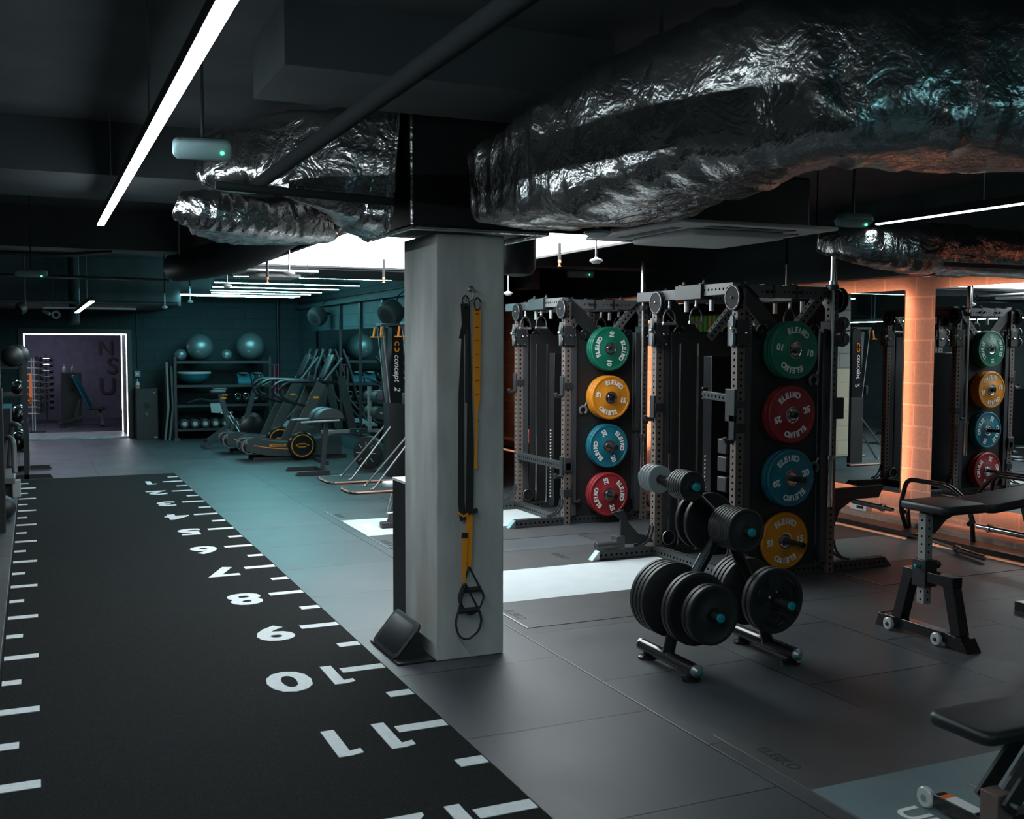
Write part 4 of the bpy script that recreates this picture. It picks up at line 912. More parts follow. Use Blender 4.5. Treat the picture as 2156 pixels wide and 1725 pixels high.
MB().box(1.93, 2.75, 5.66, 6.4, 2.50, 3.2).build('box_body', 'ceil2', t, bevel=.004)
m = MB(); m.tube(rpath([(1.92, 6.4, 2.485), (1.92, 5.65, 2.485), (2.76, 5.65, 2.485), (2.76, 6.4, 2.485)], .03), .017, 8); m.build('foil_lip', 'foil', t)
m = MB(); m.tube(rpath([(1.925, 5.66, 2.49), (1.925, 5.66, 3.2)], .03), .012, 8); m.build('foil_corner', 'foil', t)
m = MB(); m.tube([(2.75, 5.6, 2.75), (3.2, 5.45, 2.75)], .16, 16); m.build('branch_collar', 'ceil2', t)
# corrugated flexible duct and pipes
t = thing('flexible_duct', 'black corrugated flexible duct running back beside the bright light panel', 'air duct', (1.6, 10, 2.65))
pts = []; rs = []
for k in range(161):
    f = k / 160; pts.append((1.78 - .22 * f + .12 * math.sin(f * 3), 7.2 + 6.0 * f, 2.80 - .05 * f - .07 * math.sin(f * PI))); rs.append(.165 + (.010 if k % 2 else -.010))
m = MB(); m.tube(pts, rs, 24)

m.build('duct_body', 'dgreyd', t)
for k in (.12, .5, .85):
    p = pts[int(k * 160)]; m = MB(); m.beam((p[0] - .17, p[1], p[2] + .1), (p[0] - .17, p[1], ZC), .02, .002); m.build('hanging_strap', 'satin', t)
t = thing('duct_drop', 'round dark duct drop over the farther rack', 'air duct', (6.18, 13, 2.7)); m = MB(); m.lathe([(.17, 0), (.175, .1), (.17, .105), (.175, .21), (.17, .215), (.175, .32), (.175, .7)], (6.18, 13.3, 2.6), (0, 0, 1), 28); m.build('duct_body', 'dgrey', t)
a = at(1090, 582, 1, 6.9); t = thing('duct_drop', 'fat black round duct end just right of the pillar head', 'air duct', tuple(a)); m = MB(); m.lathe([(.05, 0), (.10, .012), (.125, .05), (.13, .12), (.13, ZC - a.z)], a, (0, 0, 1), 28); m.build('duct_body', 'ceil2', t)
def pipe(label, pts, r, m_='pipe', name='pipe'):
    o = MB().tube(rpath(pts, .1), r, 12).build(name, m_, org=pts[0]); return tag(o, label, 'pipe')
a = at(512, 410, 2, 2.70); pipe('thick dark pipe crossing diagonally under the ceiling, top centre', [(a.x, 6.0, 2.70), (a.x, 1.6, 2.70)], .034)
pipe('dark pipe running sideways in front of the left foil ducts', [(.85, 5.54, 2.63), (1.78, 5.54, 2.60)], .022)
pipe('thin cable run along the top of the teal wall', [(5.05, 14, 2.70), (5.05, 22.1, 2.68)], .012, 'dgrey')
for yv, zt, w_ in ((18.83, 2.555, 'left'), (17.55, 2.555, 'middle'), (16.27, 2.555, 'right')):
    o = MB().box(5.03, 5.066, yv - .035, yv + .035, .3, zt).build('conduit', 'black', org=(5.04, yv, .3)); tag(o, '%s of three dark vertical conduits on the teal wall' % w_, 'conduit')
o = MB().box(4.96, 5.075, 13.3, 22.15, 2.56, 2.62).build('cable_tray', 'blk_x', org=(5, 18, 2.56)); tag(o, 'long teal cable ledge along the side wall', 'cable tray')
o = MB().cyl((4.62, 22.16, .1), (4.62, 22.16, 2.8), .03, 10).build('conduit', 'black', org=(4.62, 22.16, .1)); tag(o, 'dark vertical pipe on the back wall beside the ball shelf', 'pipe')
o = MB().cyl((1.86, 22.18, 1.36), (1.86, 22.18, 2.5), .012, 8).build('conduit', 'dgrey', org=(1.86, 22.18, 1.3)); tag(o, 'thin conduit down to the light switch beside the doorway', 'conduit')
# speakers
def speaker(label, c, sc=1):
    t = thing('wall_speaker', label, 'speaker', c); m = MB(); m.lathe([(.09 * sc, 0), (.135 * sc, .04 * sc), (.15 * sc, .12 * sc), (.13 * sc, .19 * sc), (.11 * sc, .2 * sc)], c, (-.75, -.45, -.42), 24); m.build('cabinet', 'dgrey', t)
    m = MB(); m.lathe([(.118 * sc, .192 * sc), (.06 * sc, .205 * sc)], c, (-.75, -.45, -.42), 24); m.build('grille', 'black', t)
    if c[0] > 3:
        m = MB(); m.tube([c, (5.06, c[1] + .12, c[2] + .0)], .025, 8); m.build('bracket', 'black', t); m = MB(); m.tube(rpath([c, (c[0] + .02, c[1] + .05, c[2] + .18), (5.05, c[1] + .1, 2.68)], .05), .01, 6); m.build('cable', 'black', t)
    else: MB().tube([c, (c[0], c[1], ZC)], .012, 8).build('drop_rod', 'dgrey', t)
speaker('black bowl speaker on the teal wall above the mirror', (4.90, 19.55, 2.42), 1.25)
speaker('black bowl speaker half hidden by the pillar edge', (4.82, 14.85, 2.36), 1.3)
speaker('black bowl speaker hanging at the upper left over the storage', (-.10, 17.6, 2.40), .6)
# ceiling cassettes
def cassette(label, x0, x1, y0, y1, z, body=True):
    t = thing('ceiling_cassette', label, 'air conditioner', ((x0 + x1) / 2, (y0 + y1) / 2, z))
    m = MB(); cx, cy = (x0 + x1) / 2, (y0 + y1) / 2; m.box(x0, x1, y0, y1, z, z + .025); m.build('fascia', 'fascia', t, bevel=.008)
    m = MB(); hx, hy = (x1 - x0) / 2 * .62, (y1 - y0) / 2 * .62; m.pad((cx, cy, z - .022), (hx * 2, hy * 2, .05), .02); m.build('centre_grille', 'fascia', t)
    for ax, s in ((0, -1), (0, 1), (1, -1), (1, 1)):
        m = MB()
        if ax == 0: m.cbox((cx + s * (x1 - x0) * .39, cy, z - .002), (.075, (y1 - y0) * .56, .008))
        else: m.cbox((cx, cy + s * (y1 - y0) * .39, z - .002), ((x1 - x0) * .56, .075, .008))
        m.build('air_vane', 'grey', t, bevel=.003)
    if body: MB().box(x0 + .13, x1 - .13, y0 + .13, y1 - .13, z + .025, z + .36).build('unit_body', 'panel', t, bevel=.02)
    for x in (x0 + .1, x1 - .1):
        for y in (y0 + .1, y1 - .1): MB().cyl((x, y, z + .02), (x, y, ZC), .005, 6).build('hanging_rod', 'pipe', t)
cassette('large pale grey ceiling air conditioner above the nearer rack', 3.70, 4.92, 5.66, 6.95, 2.60)
cassette('pale grey ceiling air conditioner beyond the bright light panel', 2.03, 2.80, 11.3, 12.15, 2.60, False)
cassette('pale grey ceiling air conditioner before the doorway', 1.1, 2.1, 20.2, 21.2, 2.59, False)
# green lit emergency lights
def emergency(label, c, rz, L=.32, tilt=.35):
    t = thing('emergency_light', label, 'emergency light', c); X = Vector((math.cos(rz), math.sin(rz), 0)); Y = Vector((-math.sin(rz), math.cos(rz), 0)); Z = Vector((0, 0, 1))
    Z2 = (Z * math.cos(tilt) + Y * math.sin(tilt)); Y2 = Z2.cross(X); m = MB(); m.pad(c, (L, .10, .055), .02, ax=(X, Y2, Z2)); m.build('housing', 'lamp_grey', t)
    p = Vector(c) + X * (L * .32) - Y2 * .0 - Z2 * .03 ; MB().ball(p, .009, 10).build('indicator', 'green_led', t)
    m = MB(); m.tube([Vector(c) + Z2 * .02, (c[0], c[1], ZC if c[2] > 2.4 and c[1] < 12 else c[2] + .1)], .008, 6); m.build('bracket', 'dgrey', t)
MT['lamp_grey'] = mat('pale_teal_plastic', (.22, .34, .35), .45)
a = at(427, 314, 2, 2.74); emergency('pale emergency light with green indicator beside the long linear light', tuple(a), -.12, .27, .9)
a = at(1222, 577, 1, 12.95); emergency('small emergency light with green indicator above the farther rack', tuple(a), -.2, .38, 1.2)
a = at(1798, 464, 2, 2.62); emergency('pale emergency light with green indicator at the right under the duct', tuple(a), -.1, .25, .5)
a = at(65, 575, 2, 2.52); emergency('small bowl emergency light at far upper left over the turf', tuple(a), -.1, .3, .2)
# detectors and sprinklers on rods
def detector(label, px, py, z, r=.05):
    p = at(px, py, 2, z); t = thing('smoke_detector', label, 'detector', tuple(p)); m = MB(); m.lathe([(r * .55, -.03), (r, -.012), (r, 0), (r * .4, .012), (.012, .02)], p, (0, 0, 1), 18); m.build('head', 'white', t)
    MB().cyl((p.x, p.y, p.z + .015), (p.x, p.y, p.z + .22), .0075, 8).build('rod', 'satin', t); MB().cyl((p.x, p.y, p.z + .22), (p.x, p.y, ZC), .012, 8).build('conduit', 'pipe', t)
detector('white detector on a rod against the bright light panel, left of pillar', 609, 574, 2.45)
detector('white detector on a rod over the near end of the parallel lights', 478, 600, 2.45)
detector('dark detector silhouetted against the light panel right of the pillar', 1258, 488, 2.46, .075)
detector('white detector hanging above the farther rack beside the emergency light', 1255, 547, 2.5)
detector('white detector on a long rod above the nearer rack crossbeam', 1655, 607, 2.37)
detector('white detector just right of the pillar above the farther rack', 1070, 616, 2.4)
detector('small white detector above the ball shelf, left', 347, 646, 2.45)
detector('small white detector above the ball shelf, nearer', 400, 634, 2.5)
def sprinkler(label, px, py, z):
    p = at(px, py, 2, z); t = thing('sprinkler', label, 'sprinkler', tuple(p)); m = MB(); m.lathe([(.012, 0), (.018, .004), (.008, .01), (.008, .03), (.014, .034), (.014, .06)], p, (0, 0, 1), 10); m.build('head', 'copper', t)
    MB().cyl((p.x, p.y, p.z + .06), (p.x, p.y, ZC), .014, 8).build('drop_pipe', 'black', t)
sprinkler('copper sprinkler head hanging below the parallel lights, right', 808, 596, 2.46)
sprinkler('copper sprinkler head hanging below the parallel lights, left', 563, 596, 2.45)
sprinkler('copper sprinkler head above the farther rack', 1178, 562, 2.5)
# blue grey level gauge panel on the ceiling beam
p = (2.42, 5.05, 3.13); t = thing('gauge_panel', 'narrow blue lit metal plate hanging beside the foil duct, top centre', 'metal plate', p)
MB().box(2.36, 2.475, 5.045, 5.055, 2.99, 3.275).build('plate', mat('blue_grey_enamel', (.08, .20, .24), .4, bump=.3, bscale=30), t)
m = MB(); [m.cyl((2.40, 5.041, z), (2.40, 5.046, z), .014, 12) for z in (3.22, 3.13, 3.04)]; m.build('blue_marks', mat('blue_mark', (.01, .08, .3), .4), t)
m = MB(); [m.ball((x, 5.045, z), .009, 8) for x in (2.375, 2.46) for z in (2.98, 3.285)]; m.build('fixings', 'satin', t)
MT['strutm'] = mat('dark_steel_tube', (.16, .16, .16), .35, .6)
W9 = ['topmost', 'second', 'third', 'fourth', 'fifth', 'sixth', 'seventh', 'eighth', 'lowest']
# ================================================================== ball shelf at the back wall
t = thing('storage_shelf', 'black four level steel shelf at the back wall holding balls and kit', 'shelf', (3.35, 21.55, 0))
SX0, SX1, SY0, SY1 = 2.46, 4.26, 21.25, 21.8
for x in (SX0, SX1):
    for y in (SY0, SY1): MB().box(x - .025, x + .025, y - .025, y + .025, 0, 1.60 if y == SY0 else 1.55).build('upright', 'black', t)
    m = MB(); m.box(x - .05, x + .05, SY0 - .16, SY0 - .03, 0, .05); m.build('foot', 'dgrey', t)
for z in (1.50, 1.04, .66, .20):
    m = MB(); m.box(SX0 + .026, SX1 - .026, SY0 - .02, SY1 + .02, z, z + .018); m.box(SX0 + .026, SX1 - .026, SY0 - .035, SY0 - .02, z - .03, z + .017); m.build('shelf_board', 'black', t)
def ball(label, px, py, y, r, m_='ball', cat='exercise ball', name='exercise_ball', z=None, plug=True):
    p = at(px, py, 1, y)
    if z is not None: p.z = z
    o = thing(name, label, cat, (p.x, y, p.z - r)); m = MB(); m.ball(p, r, 40); m.build('ball_body', m_, o, smooth=80)
    if plug:
        d = Vector((-.25, -.9, -.35)).normalized(); m = MB(); m.lathe([(.018, 0), (.018, .004), (.01, .006)], p + d * (r - .001), d, 10); m.build('valve_plug', 'lgrey', o)
    return o
SZ = 1.521
ball('big silver exercise ball on the shelf top, left of the two', 420, 728, 21.5, .262, z=SZ + .262)
ball('big silver exercise ball on the shelf top, right of the two', 527, 725, 21.5, .28, z=SZ + .28)
ball('small grey ball on the shelf top at the far left', 380, 745, 21.45, .115, z=SZ + .115)
ball('small grey ball on the shelf top between the two big balls', 477, 746, 21.45, .112, z=SZ + .112)
t = thing('balance_trainer', 'blue rubber half dome lying flat side up on the second shelf', 'balance dome', (2.83, 21.5, 1.06))
m = MB(); pr = [(.05, 0)] + [(.30 * math.sin(a), .20 - .20 * math.cos(a)) for a in [.3, .6, .9, 1.2, 1.45]] + [(.315, .21)]; m.lathe(pr, (2.84, 21.5, 1.06), (0, 0, 1), 36); m.build('dome', 'bosu', t, smooth=60)
m = MB(); m.lathe([(.30, .20), (.325, .208), (.33, .225), (.32, .245), (.30, .25)], (2.84, 21.5, 1.06), (0, 0, 1), 36); m.build('platform_rim', 'lgrey', t)
for i, (x, w_) in enumerate(((3.77, 'left'), (4.04, 'right'))):
    t = thing('foam_step', 'dark teal curved foam block on the second shelf, %s of the pair' % w_, 'foam block', (x, 21.4, 1.06))
    m = MB(); m.prism([(21.25, 1.06), (21.6, 1.06), (21.6, 1.24), (21.5, 1.27), (21.38, 1.24), (21.28, 1.16), (21.24, 1.09)], 0, x - .12, x + .12); m.build('block_body', 'bosu', t)
    MB().box(x - .08, x + .06, 21.26, 21.5, 1.272, 1.285).build('top_strip', 'lgrey', t)
# third shelf: cloth, ropes, small kettlebells
o = MB(); o.tube(rpath([(2.7, 21.4, .70), (2.95, 21.35, .79), (3.2, 21.4, .71), (3.4, 21.35, .77), (3.0, 21.5, .72)], .1), .022, 8); tag(o.build('jump_rope', 'web', org=(2.9, 21.4, .68)), 'tangled black rope heap on the third shelf', 'rope')
o = MB(); o.hexa([(3.12, 21.205, .52), (3.34, 21.205, .50), (3.34, 21.212, .50), (3.12, 21.212, .52), (3.10, 21.205, .70), (3.38, 21.205, .705), (3.38, 21.212, .705), (3.10, 21.212, .70)]); o.hexa([(3.10, 21.205, .698), (3.38, 21.205, .698), (3.38, 21.5, .682), (3.10, 21.5, .682), (3.10, 21.205, .705), (3.38, 21.205, .71), (3.38, 21.5, .688), (3.10, 21.5, .688)])
tag(o.build('towel', 'lgrey', org=(3.2, 21.3, .6)), 'pale cloth hanging over the edge of the third shelf', 'towel')
o = MB(); o.tube(arc((3.31, 21.2, .53), .03, 0, 360, 14), .006, 6); tag(o.build('carabiner', 'satin', org=(3.31, 21.2, .53)), 'small steel ring hanging under the pale cloth on the shelf', 'ring')
kb0 = thing('kettlebell', 'small kettlebell on the third shelf, leftmost of the four', 'kettlebell', (0, 0, 0), 'kettlebells on the third shelf'); m = MB(); m.ball((0, 0, .075), .075, 20, .95); m.build('bell', 'blackgloss', kb0, smooth=70)
m = MB(); m.tube(rpath([(-.045, 0, .12), (-.055, 0, .175), (0, 0, .20), (.055, 0, .175), (.045, 0, .12)], .04), .012, 8); m.build('handle', 'steel', kb0)
index_kids(); kb0.location = (3.66, 21.4, .68)
for x, w_ in ((3.82, 'second from left'), (4.0, 'third from left'), (4.16, 'rightmost of the four')): dup(kb0, (x, 21.38, .68), label='small kettlebell on the third shelf, %s' % w_, group='kettlebells on the third shelf')
mb0 = thing('dumbbell', 'round headed dumbbell on the bottom shelf, leftmost of the row', 'dumbbell', (0, 0, 0), 'dumbbells on the bottom shelf')
m = MB(); m.lathe([(.08, -.21), (.092, -.20), (.092, -.09), (.08, -.08)], (0, 0, .092), (0, 1, 0), 24); m.build('front_head', 'rubber', mb0); m = MB(); m.lathe([(.08, .08), (.092, .09), (.092, .20), (.08, .21)], (0, 0, .092), (0, 1, 0), 24); m.build('rear_head', 'rubber', mb0)
MB().cyl((0, -.08, .092), (0, .08, .092), .016, 10).build('grip', 'steel', mb0); m = MB(); m.lathe([(.045, -.213), (.045, -.209)], (0, 0, .092), (0, 1, 0), 20); m.build('head_label', 'lgrey', mb0)
index_kids(); mb0.location = (2.62, 21.42, .219)
W7 = ['', 'second', 'third', 'fourth', 'fifth', 'sixth', 'seventh', 'eighth']
for i in range(1, 7): dup(mb0, (2.62 + i * .193, 21.42, .219), label='round headed dumbbell on the bottom shelf, %s from left' % W7[i], group='dumbbells on the bottom shelf')
# leaning boards left of the shelf
for x, w_, top, y in ((2.30, 'outer', 1.50, 21.55), (2.39, 'inner', 1.42, 21.62)):
    o = MB(); o.hexa([(x - .06, y - .3, 0), (x - .02, y - .3, 0), (x + .02, y + .1, 0.01), (x - .02, y + .1, 0.01), (x + .01, y - .3, .62), (x + .05, y - .3, .62), (x + .07, y + .15, .62), (x + .03, y + .15, .62)]).hexa([(x + .01, y - .3, .62), (x + .05, y - .3, .62), (x + .07, y + .15, .62), (x + .03, y + .15, .62), (x - .0, y - .2, top), (x + .04, y - .2, top), (x + .06, y + .15, top), (x + .02, y + .15, top)])
    tag(o.build('folding_mat', 'grey', org=(x, y, 0), bevel=.004), 'grey folded mat leaning at the left end of the ball shelf, %s one' % w_, 'mat')
o = MB(); o.tube(rpath([(4.34, 21.2, 1.42), (4.35, 21.18, 1.0), (4.37, 21.2, .45)], .1), .035, 8, flat=.35); o.tube(rpath([(4.42, 21.2, 1.42), (4.41, 21.18, 1.0), (4.41, 21.2, .40)], .1), .03, 8, flat=.35)
tag(o.build('resistance_band', 'pink', org=(4.3, 21.2, .4)), 'pink resistance bands hanging from the right end of the ball shelf', 'resistance band')
MB().box(4.25, 4.46, 21.19, 21.22, 1.43, 1.445).build('band_hook', 'dgrey', [o for o in bpy.data.objects if o.name == 'storage_shelf'][0])
# cabinet, bottle, switch beside the doorway
t = thing('cabinet', 'dark tall waste cabinet with a round opening, right of the doorway', 'cabinet', (1.99, 21.95, 0)); MB().box(1.79, 2.19, 21.75, 22.17, 0, .985).build('body', 'cab', t, bevel=.005)
m = MB(); m.lathe([(.055, 0), (.06, .004), (.05, .006)], (1.985, 21.75, .66), (0, -1, 0), 20); m.build('round_opening', 'letterB', t); m = MB(); m.tube(arc((1.98, 21.745, .50), .022, 0, 360, 12), .004, 6); m.box(1.968, 1.992, 21.742, 21.748, .47, .49); m.build('emblem', 'lgrey', t)
m = MB(); m.box(2.11, 2.17, 21.742, 21.748, .02, .045); m.ball((2.12, 21.745, .9), .012, 8); m.build('small_label', 'white', t)
t = thing('sanitiser_bottle', 'small white and red pump bottle on the dark cabinet by the doorway', 'bottle', (1.83, 21.85, .985)); m = MB(); m.lathe([(.035, 0), (.038, .01), (.038, .10), (.015, .125), (.012, .14)], (1.83, 21.85, .985), (0, 0, 1), 14); m.build('bottle_body', 'white', t)
m = MB(); m.lathe([(.0385, .02), (.0385, .06)], (1.83, 21.85, .985), (0, 0, 1), 14); m.build('red_label', 'orange', t); m = MB(); m.tube([(1.83, 21.85, 1.12), (1.83, 21.85, 1.165), (1.80, 21.83, 1.165)], .006, 6); m.build('pump', 'white', t)
t = thing('light_switch', 'pale switch box on the back wall above the dark cabinet', 'switch', (1.86, 22.17, 1.25)); MB().box(1.80, 1.91, 22.15, 22.198, 1.20, 1.31).build('plate', 'lgrey', t, bevel=.004); MB().box(1.835, 1.875, 22.143, 22.15, 1.235, 1.275).build('rocker', 'white', t)
# ================================================================== treadmills
def treadmill(name, label, y, x0, group=None):
    t = thing(name, label, 'treadmill', (x0 + .85, y, 0), group); hw = .30
    deck = [(x0, .33), (x0 + .1, .36), (x0 + .3, .31), (x0 + .6, .27), (x0 + .95, .28), (x0 + 1.25, .34), (x0 + 1.5, .42)]
    m = MB()
    for a, b in zip(deck[:-1], deck[1:]): m.hexa([(a[0], y - hw + .06, a[1] - .05), (b[0], y - hw + .06, b[1] - .05), (b[0], y + hw - .06, b[1] - .05), (a[0], y + hw - .06, a[1] - .05), (a[0], y - hw + .06, a[1]), (b[0], y - hw + .06, b[1]), (b[0], y + hw - .06, b[1]), (a[0], y + hw - .06, a[1])])
    m.build('running_belt', 'tread', t)
    for s in (-1, 1):
        y0, y1 = (y - hw, y - hw + .06) if s < 0 else (y + hw - .06, y + hw)
        lo = [(x0 - .02, .17), (x0 + .3, .09), (x0 + .7, .07), (x0 + 1.5, .07)]; up = [(p[0], p[1] + .02) for p in reversed(deck)]
        m = MB(); m.prism([(p[0], p[1]) for p in lo + up], 1, y0, y1); sk = m.build('side_skirt', 'dgrey', t)
        ye = y0 - .003 if s < 0 else y1 + .003; m = MB()
        ln = [(x0 + .1, .255), (x0 + .35, .205), (x0 + .65, .18), (x0 + .95, .175)]
        m.tube(rpath([(a, ye, b) for a, b in ln], .1), .007, 6); m.build('amber_line', 'amberp', sk)
        if s < 0:
            m = MB(); m.box(x0 + .34, x0 + .60, ye - .003, ye, .225, .265); m.build('amber_plaque', 'amberp', sk); m = MB(); add_text(m, 'TECHNOGYM', .032, TM((x0 + .47, ye - .004, .245), (1, 0, 0), (0, 0, 1)), ext=.001, bold=.02); m.build('lettering', 'letterB', sk)
    m = MB(); m.lathe([(.08, -hw + .01), (.105, -hw + .02), (.105, hw - .02), (.08, hw - .01)], (x0 + .03, y, .235), (0, 1, 0), 24); r_ = m.build('tail_roller', 'blackgloss', t)
    m = MB(); 
    for k in (-.27, -.16, .16, .27): m.lathe([(.10, k - .012), (.108, k - .012), (.108, k + .012), (.10, k + .012)], (x0 + .03, y, .235), (0, 1, 0), 24, ring=True)
    m.build('roller_band', 'satin', r_)
    wc = (x0 + .85, y - hw - .03, .235); m = MB(); m.lathe([(.18, -.09), (.215, -.08), (.225, -.05), (.225, .0), (.20, .03)], wc, (0, -1, 0), 40); wl = m.build('flywheel', 'blackgloss', t)
    m = MB(); m.lathe([(.163, .029), (.163, .033), (.178, .033), (.178, .029)], wc, (0, -1, 0), 44, ring=True); m.build('amber_ring', 'amberp', wl)
    m = MB(); m.box(wc[0] - .105, wc[0] + .105, wc[1] - .0335, wc[1] - .03, .222, .252); m.box(wc[0] - .06, wc[0] + .06, wc[1] - .0335, wc[1] - .03, .205, .27); m.build('amber_plaque', 'amberp', wl); m = MB(); add_text(m, 'TECHNOGYM', .027, TM((wc[0], wc[1] - .0345, .237), (1, 0, 0), (0, 0, 1)), ext=.001, bold=.02); m.build('lettering', 'letterB', wl)
    for s in (-1, 1):
        yy = y + s * (hw - .02)
        m = MB(); m.beam((x0 + .72, yy, .25), (x0 + 1.18, yy, 1.22), .05, .17, up=(1, 0, 0)); m.build('post', 'rustd', t, bevel=.004)
        m = MB(); m.tube(rpath([(x0 + 1.45, yy, 1.23), (x0 + .65, yy, 1.25), (x0 + .48, yy, 1.12), (x0 + .62, yy, .95), (x0 + 1.05, yy, .82)], .12, 5), .024, 10); m.build('hand_rail', 'blackgloss', t)
        m = MB(); m.tube([(x0 + 1.25, yy - s * .05, 1.25), (x0 + 1.55, yy - s * .05, 1.62)], .022, 10); m.build('push_bar', 'dgrey', t)
    m = MB(); X = Vector((.42, 0, .9)).normalized(); m.pad((x0 + 1.35, y, 1.48), (.42, .36, .04), .015, ax=(X, Vector((0, 1, 0)), X.cross(Vector((0, 1, 0))))); m.build('console', 'screen', t)
    m = MB(); m.box(x0 + 1.0, x0 + 1.3, y - hw, y + hw, 1.16, 1.22); m.build('console_bar', 'blackgloss', t, bevel=.01)
    m = MB(); m.box(x0 + 1.09 - .05, x0 + 1.13, y - hw - .008, y - hw - .005, .98, 1.01); m.build('badge', 'amberp', t)
    m = MB(); m.box(x0 + .1, x0 + 1.6, y - .24, y - .16, 0, .06); m.box(x0 + .1, x0 + 1.6, y + .16, y + .24, 0, .06); m.box(x0 + .5, x0 + 1.5, y - .2, y + .2, .0601, .12); m.build('base_frame', 'black', t)

treadmill('treadmill', 'nearer curved treadmill with amber ringed flywheel in the cardio bay', 17.15, 3.02)
treadmill('treadmill', 'farther curved treadmill, its flywheel partly behind the nearer one', 18.35, 2.92)
# ================================================================== back extension stand and roller machine
t = thing('hyperextension_bench', 'back extension stand with two domed pads and pale handles, beside treadmills', 'exercise bench', (3.7, 15.1, 0))
for y in (15.42, 14.78):
    m = MB(); m.hexa([(3.30, y - .03, .0), (3.78, y - .03, .0), (3.78, y + .03, .0), (3.30, y + .03, .0), (3.34, y - .03, .06), (3.78, y - .03, .06), (3.78, y + .03, .06), (3.34, y + .03, .06)]); m.build('foot_bar', 'black', t, bevel=.004)
MB().box(3.74, 3.80, 14.81, 15.39, .0, .055).build('rear_bar', 'black', t)
m = MB(); m.beam((3.77, 15.1, .05), (3.84, 15.1, .78), .05, .06, up=(1, 0, 0)); m.build('post', 'dgrey', t)
for y in (14.98, 15.28):
    m = MB(); pts = [(3.84 + .20 * math.cos(math.radians(a)) * 1.0, .775 + .155 * math.sin(math.radians(a))) for a in range(0, 181, 15)]; m.prism(pts, 1, y - .11, y + .11); m.build('domed_pad', 'vinyl2', t, bevel=.012)

for y in (14.82, 15.42):
    m = MB(); m.tube([(3.40, y, .745), (3.66, y, .755)], .014, 8); m.build('handle', 'lgrey', t); m = MB(); m.tube([(3.66, y, .755), (3.95, y, .76)], .02, 8); m.build('handle_mount', 'satin', t)
m = MB(); m.tube([(3.84, 14.82, .755), (3.84, 15.42, .755)], .02, 8); m.build('cross_tube', 'black', t)
t = thing('ham_developer', 'machine with two stacked round foam rollers on a silver post, cardio bay', 'exercise machine', (4.6, 16.3, 0))
m = MB(); m.beam((4.05, 16.3, .48), (5.0, 16.3, .48), .06, .055); m.build('main_rail', 'satin', t, bevel=.003); m = MB(); m.beam((4.83, 16.3, .5), (4.83, 16.3, 1.18), .05, .05, up=(1, 0, 0)); m.build('roller_post', 'holes60', t)
for z in (1.015, .775):
    m = MB(); m.lathe([(.095, -.33), (.105, -.32), (.105, -.08), (.09, -.07)], (4.92, 16.3, z), (0, 1, 0), 26); f = m.build('foam_roller', 'vinyl2', t); m = MB(); m.lathe([(.105, .32), (.09, .33), (.09, .07), (.105, .08)], (4.92, 16.3, z), (0, 1, 0), 26); m.build('foam_roller', 'vinyl2', t)
    m = MB(); m.lathe([(.022, -.345), (.022, -.33)], (4.92, 16.3, z), (0, 1, 0), 14); m.build('end_cap', 'lgrey', f); m = MB(); m.cyl((4.92, 15.99, z), (4.92, 16.61, z), .016, 8); m.cyl((4.83, 16.3, z), (4.92, 16.3, z), .02, 8); m.build('axle', 'steel', t)
m = MB(); m.box(4.02, 4.08, 15.95, 16.65, 0, .06); m.box(4.95, 5.02, 15.95, 16.65, 0, .06); m.build('floor_bar', 'black', t); 
MB().beam((4.06, 16.3, .04), (4.10, 16.3, .48), .05, .05, up=(1, 0, 0)).build('leg', 'black', t); MB().beam((4.98, 16.3, .04), (4.95, 16.3, .48), .05, .05, up=(1, 0, 0)).build('leg', 'black', t)
m = MB(); m.box(4.50, 4.78, 16.24, 16.36, .44, .52); m.build('slider', 'black', t); m = MB(); m.box(4.60, 4.64, 16.235, 16.24, .47, .50); m.build('slider_badge', 'tealcap', t)
# bikes and climbers between the treadmills and the mirror
def bike(label, x, y, rz):
    t = thing('exercise_bike', label, 'exercise bike', (0, 0, 0)); m = MB(); m.lathe([(.2, -.03), (.23, -.02), (.23, .02), (.2, .03)], (.35, 0, .32), (0, 1, 0), 30); m.build('flywheel', 'blackgloss', t)
    m = MB(); m.box(-.5, -.44, -.25, .25, 0, .05); m.box(.48, .54, -.25, .25, 0, .05); m.build('floor_bar', 'dgrey', t)
    m = MB(); m.beam((-.47, 0, .05), (.05, 0, .40), .05, .08); m.beam((.05, 0, .40), (.5, 0, .05), .05, .07); m.beam((-.05, 0, .34), (-.22, 0, .96), .05, .05, up=(1, 0, 0)); m.beam((.2, 0, .30), (.42, 0, 1.05), .05, .07, up=(1, 0, 0)); m.build('frame', 'dgrey', t)
    m = MB(); m.pad((-.24, 0, 1.0), (.27, .17, .06), .025); m.build('saddle', 'vinyl2', t); m = MB(); m.box(-.2, -.1, -.03, .03, .88, .9); m.build('amber_lever', 'amberp', t)
    for s in (-1, 1):
        m = MB(); m.tube(rpath([(.38, s * .04, 1.06), (.50, s * .18, 1.10), (.75, s * .2, 1.22)], .08), .016, 8); m.build('handlebar', 'dgrey', t)
    m = MB(); m.pad((.45, 0, 1.2), (.2, .24, .03), .01, ax=(Vector((.4, 0, .9)).normalized(), Vector((0, 1, 0)), Vector((-.9, 0, .4)).normalized())); m.build('display', 'screen', t)
    m = MB(); m.tube([(.05, -.06, .4), (.12, -.1, .25)], .012, 6); m.box(.06, .18, -.2, -.1, .22, .25); m.tube([(.05, .06, .4), (-.03, .1, .55)], .012, 6); m.box(-.1, .02, .1, .2, .54, .57); m.build('pedal_crank', 'satin', t)
    t.location = (x, y, 0); t.rotation_euler = (0, 0, rz); return t
bike('exercise bike with amber lever and flat saddle behind the treadmills', 3.2, 19.35, .05)
bike('second exercise bike close to the back wall beside the ball shelf', 3.4, 20.45, .05)
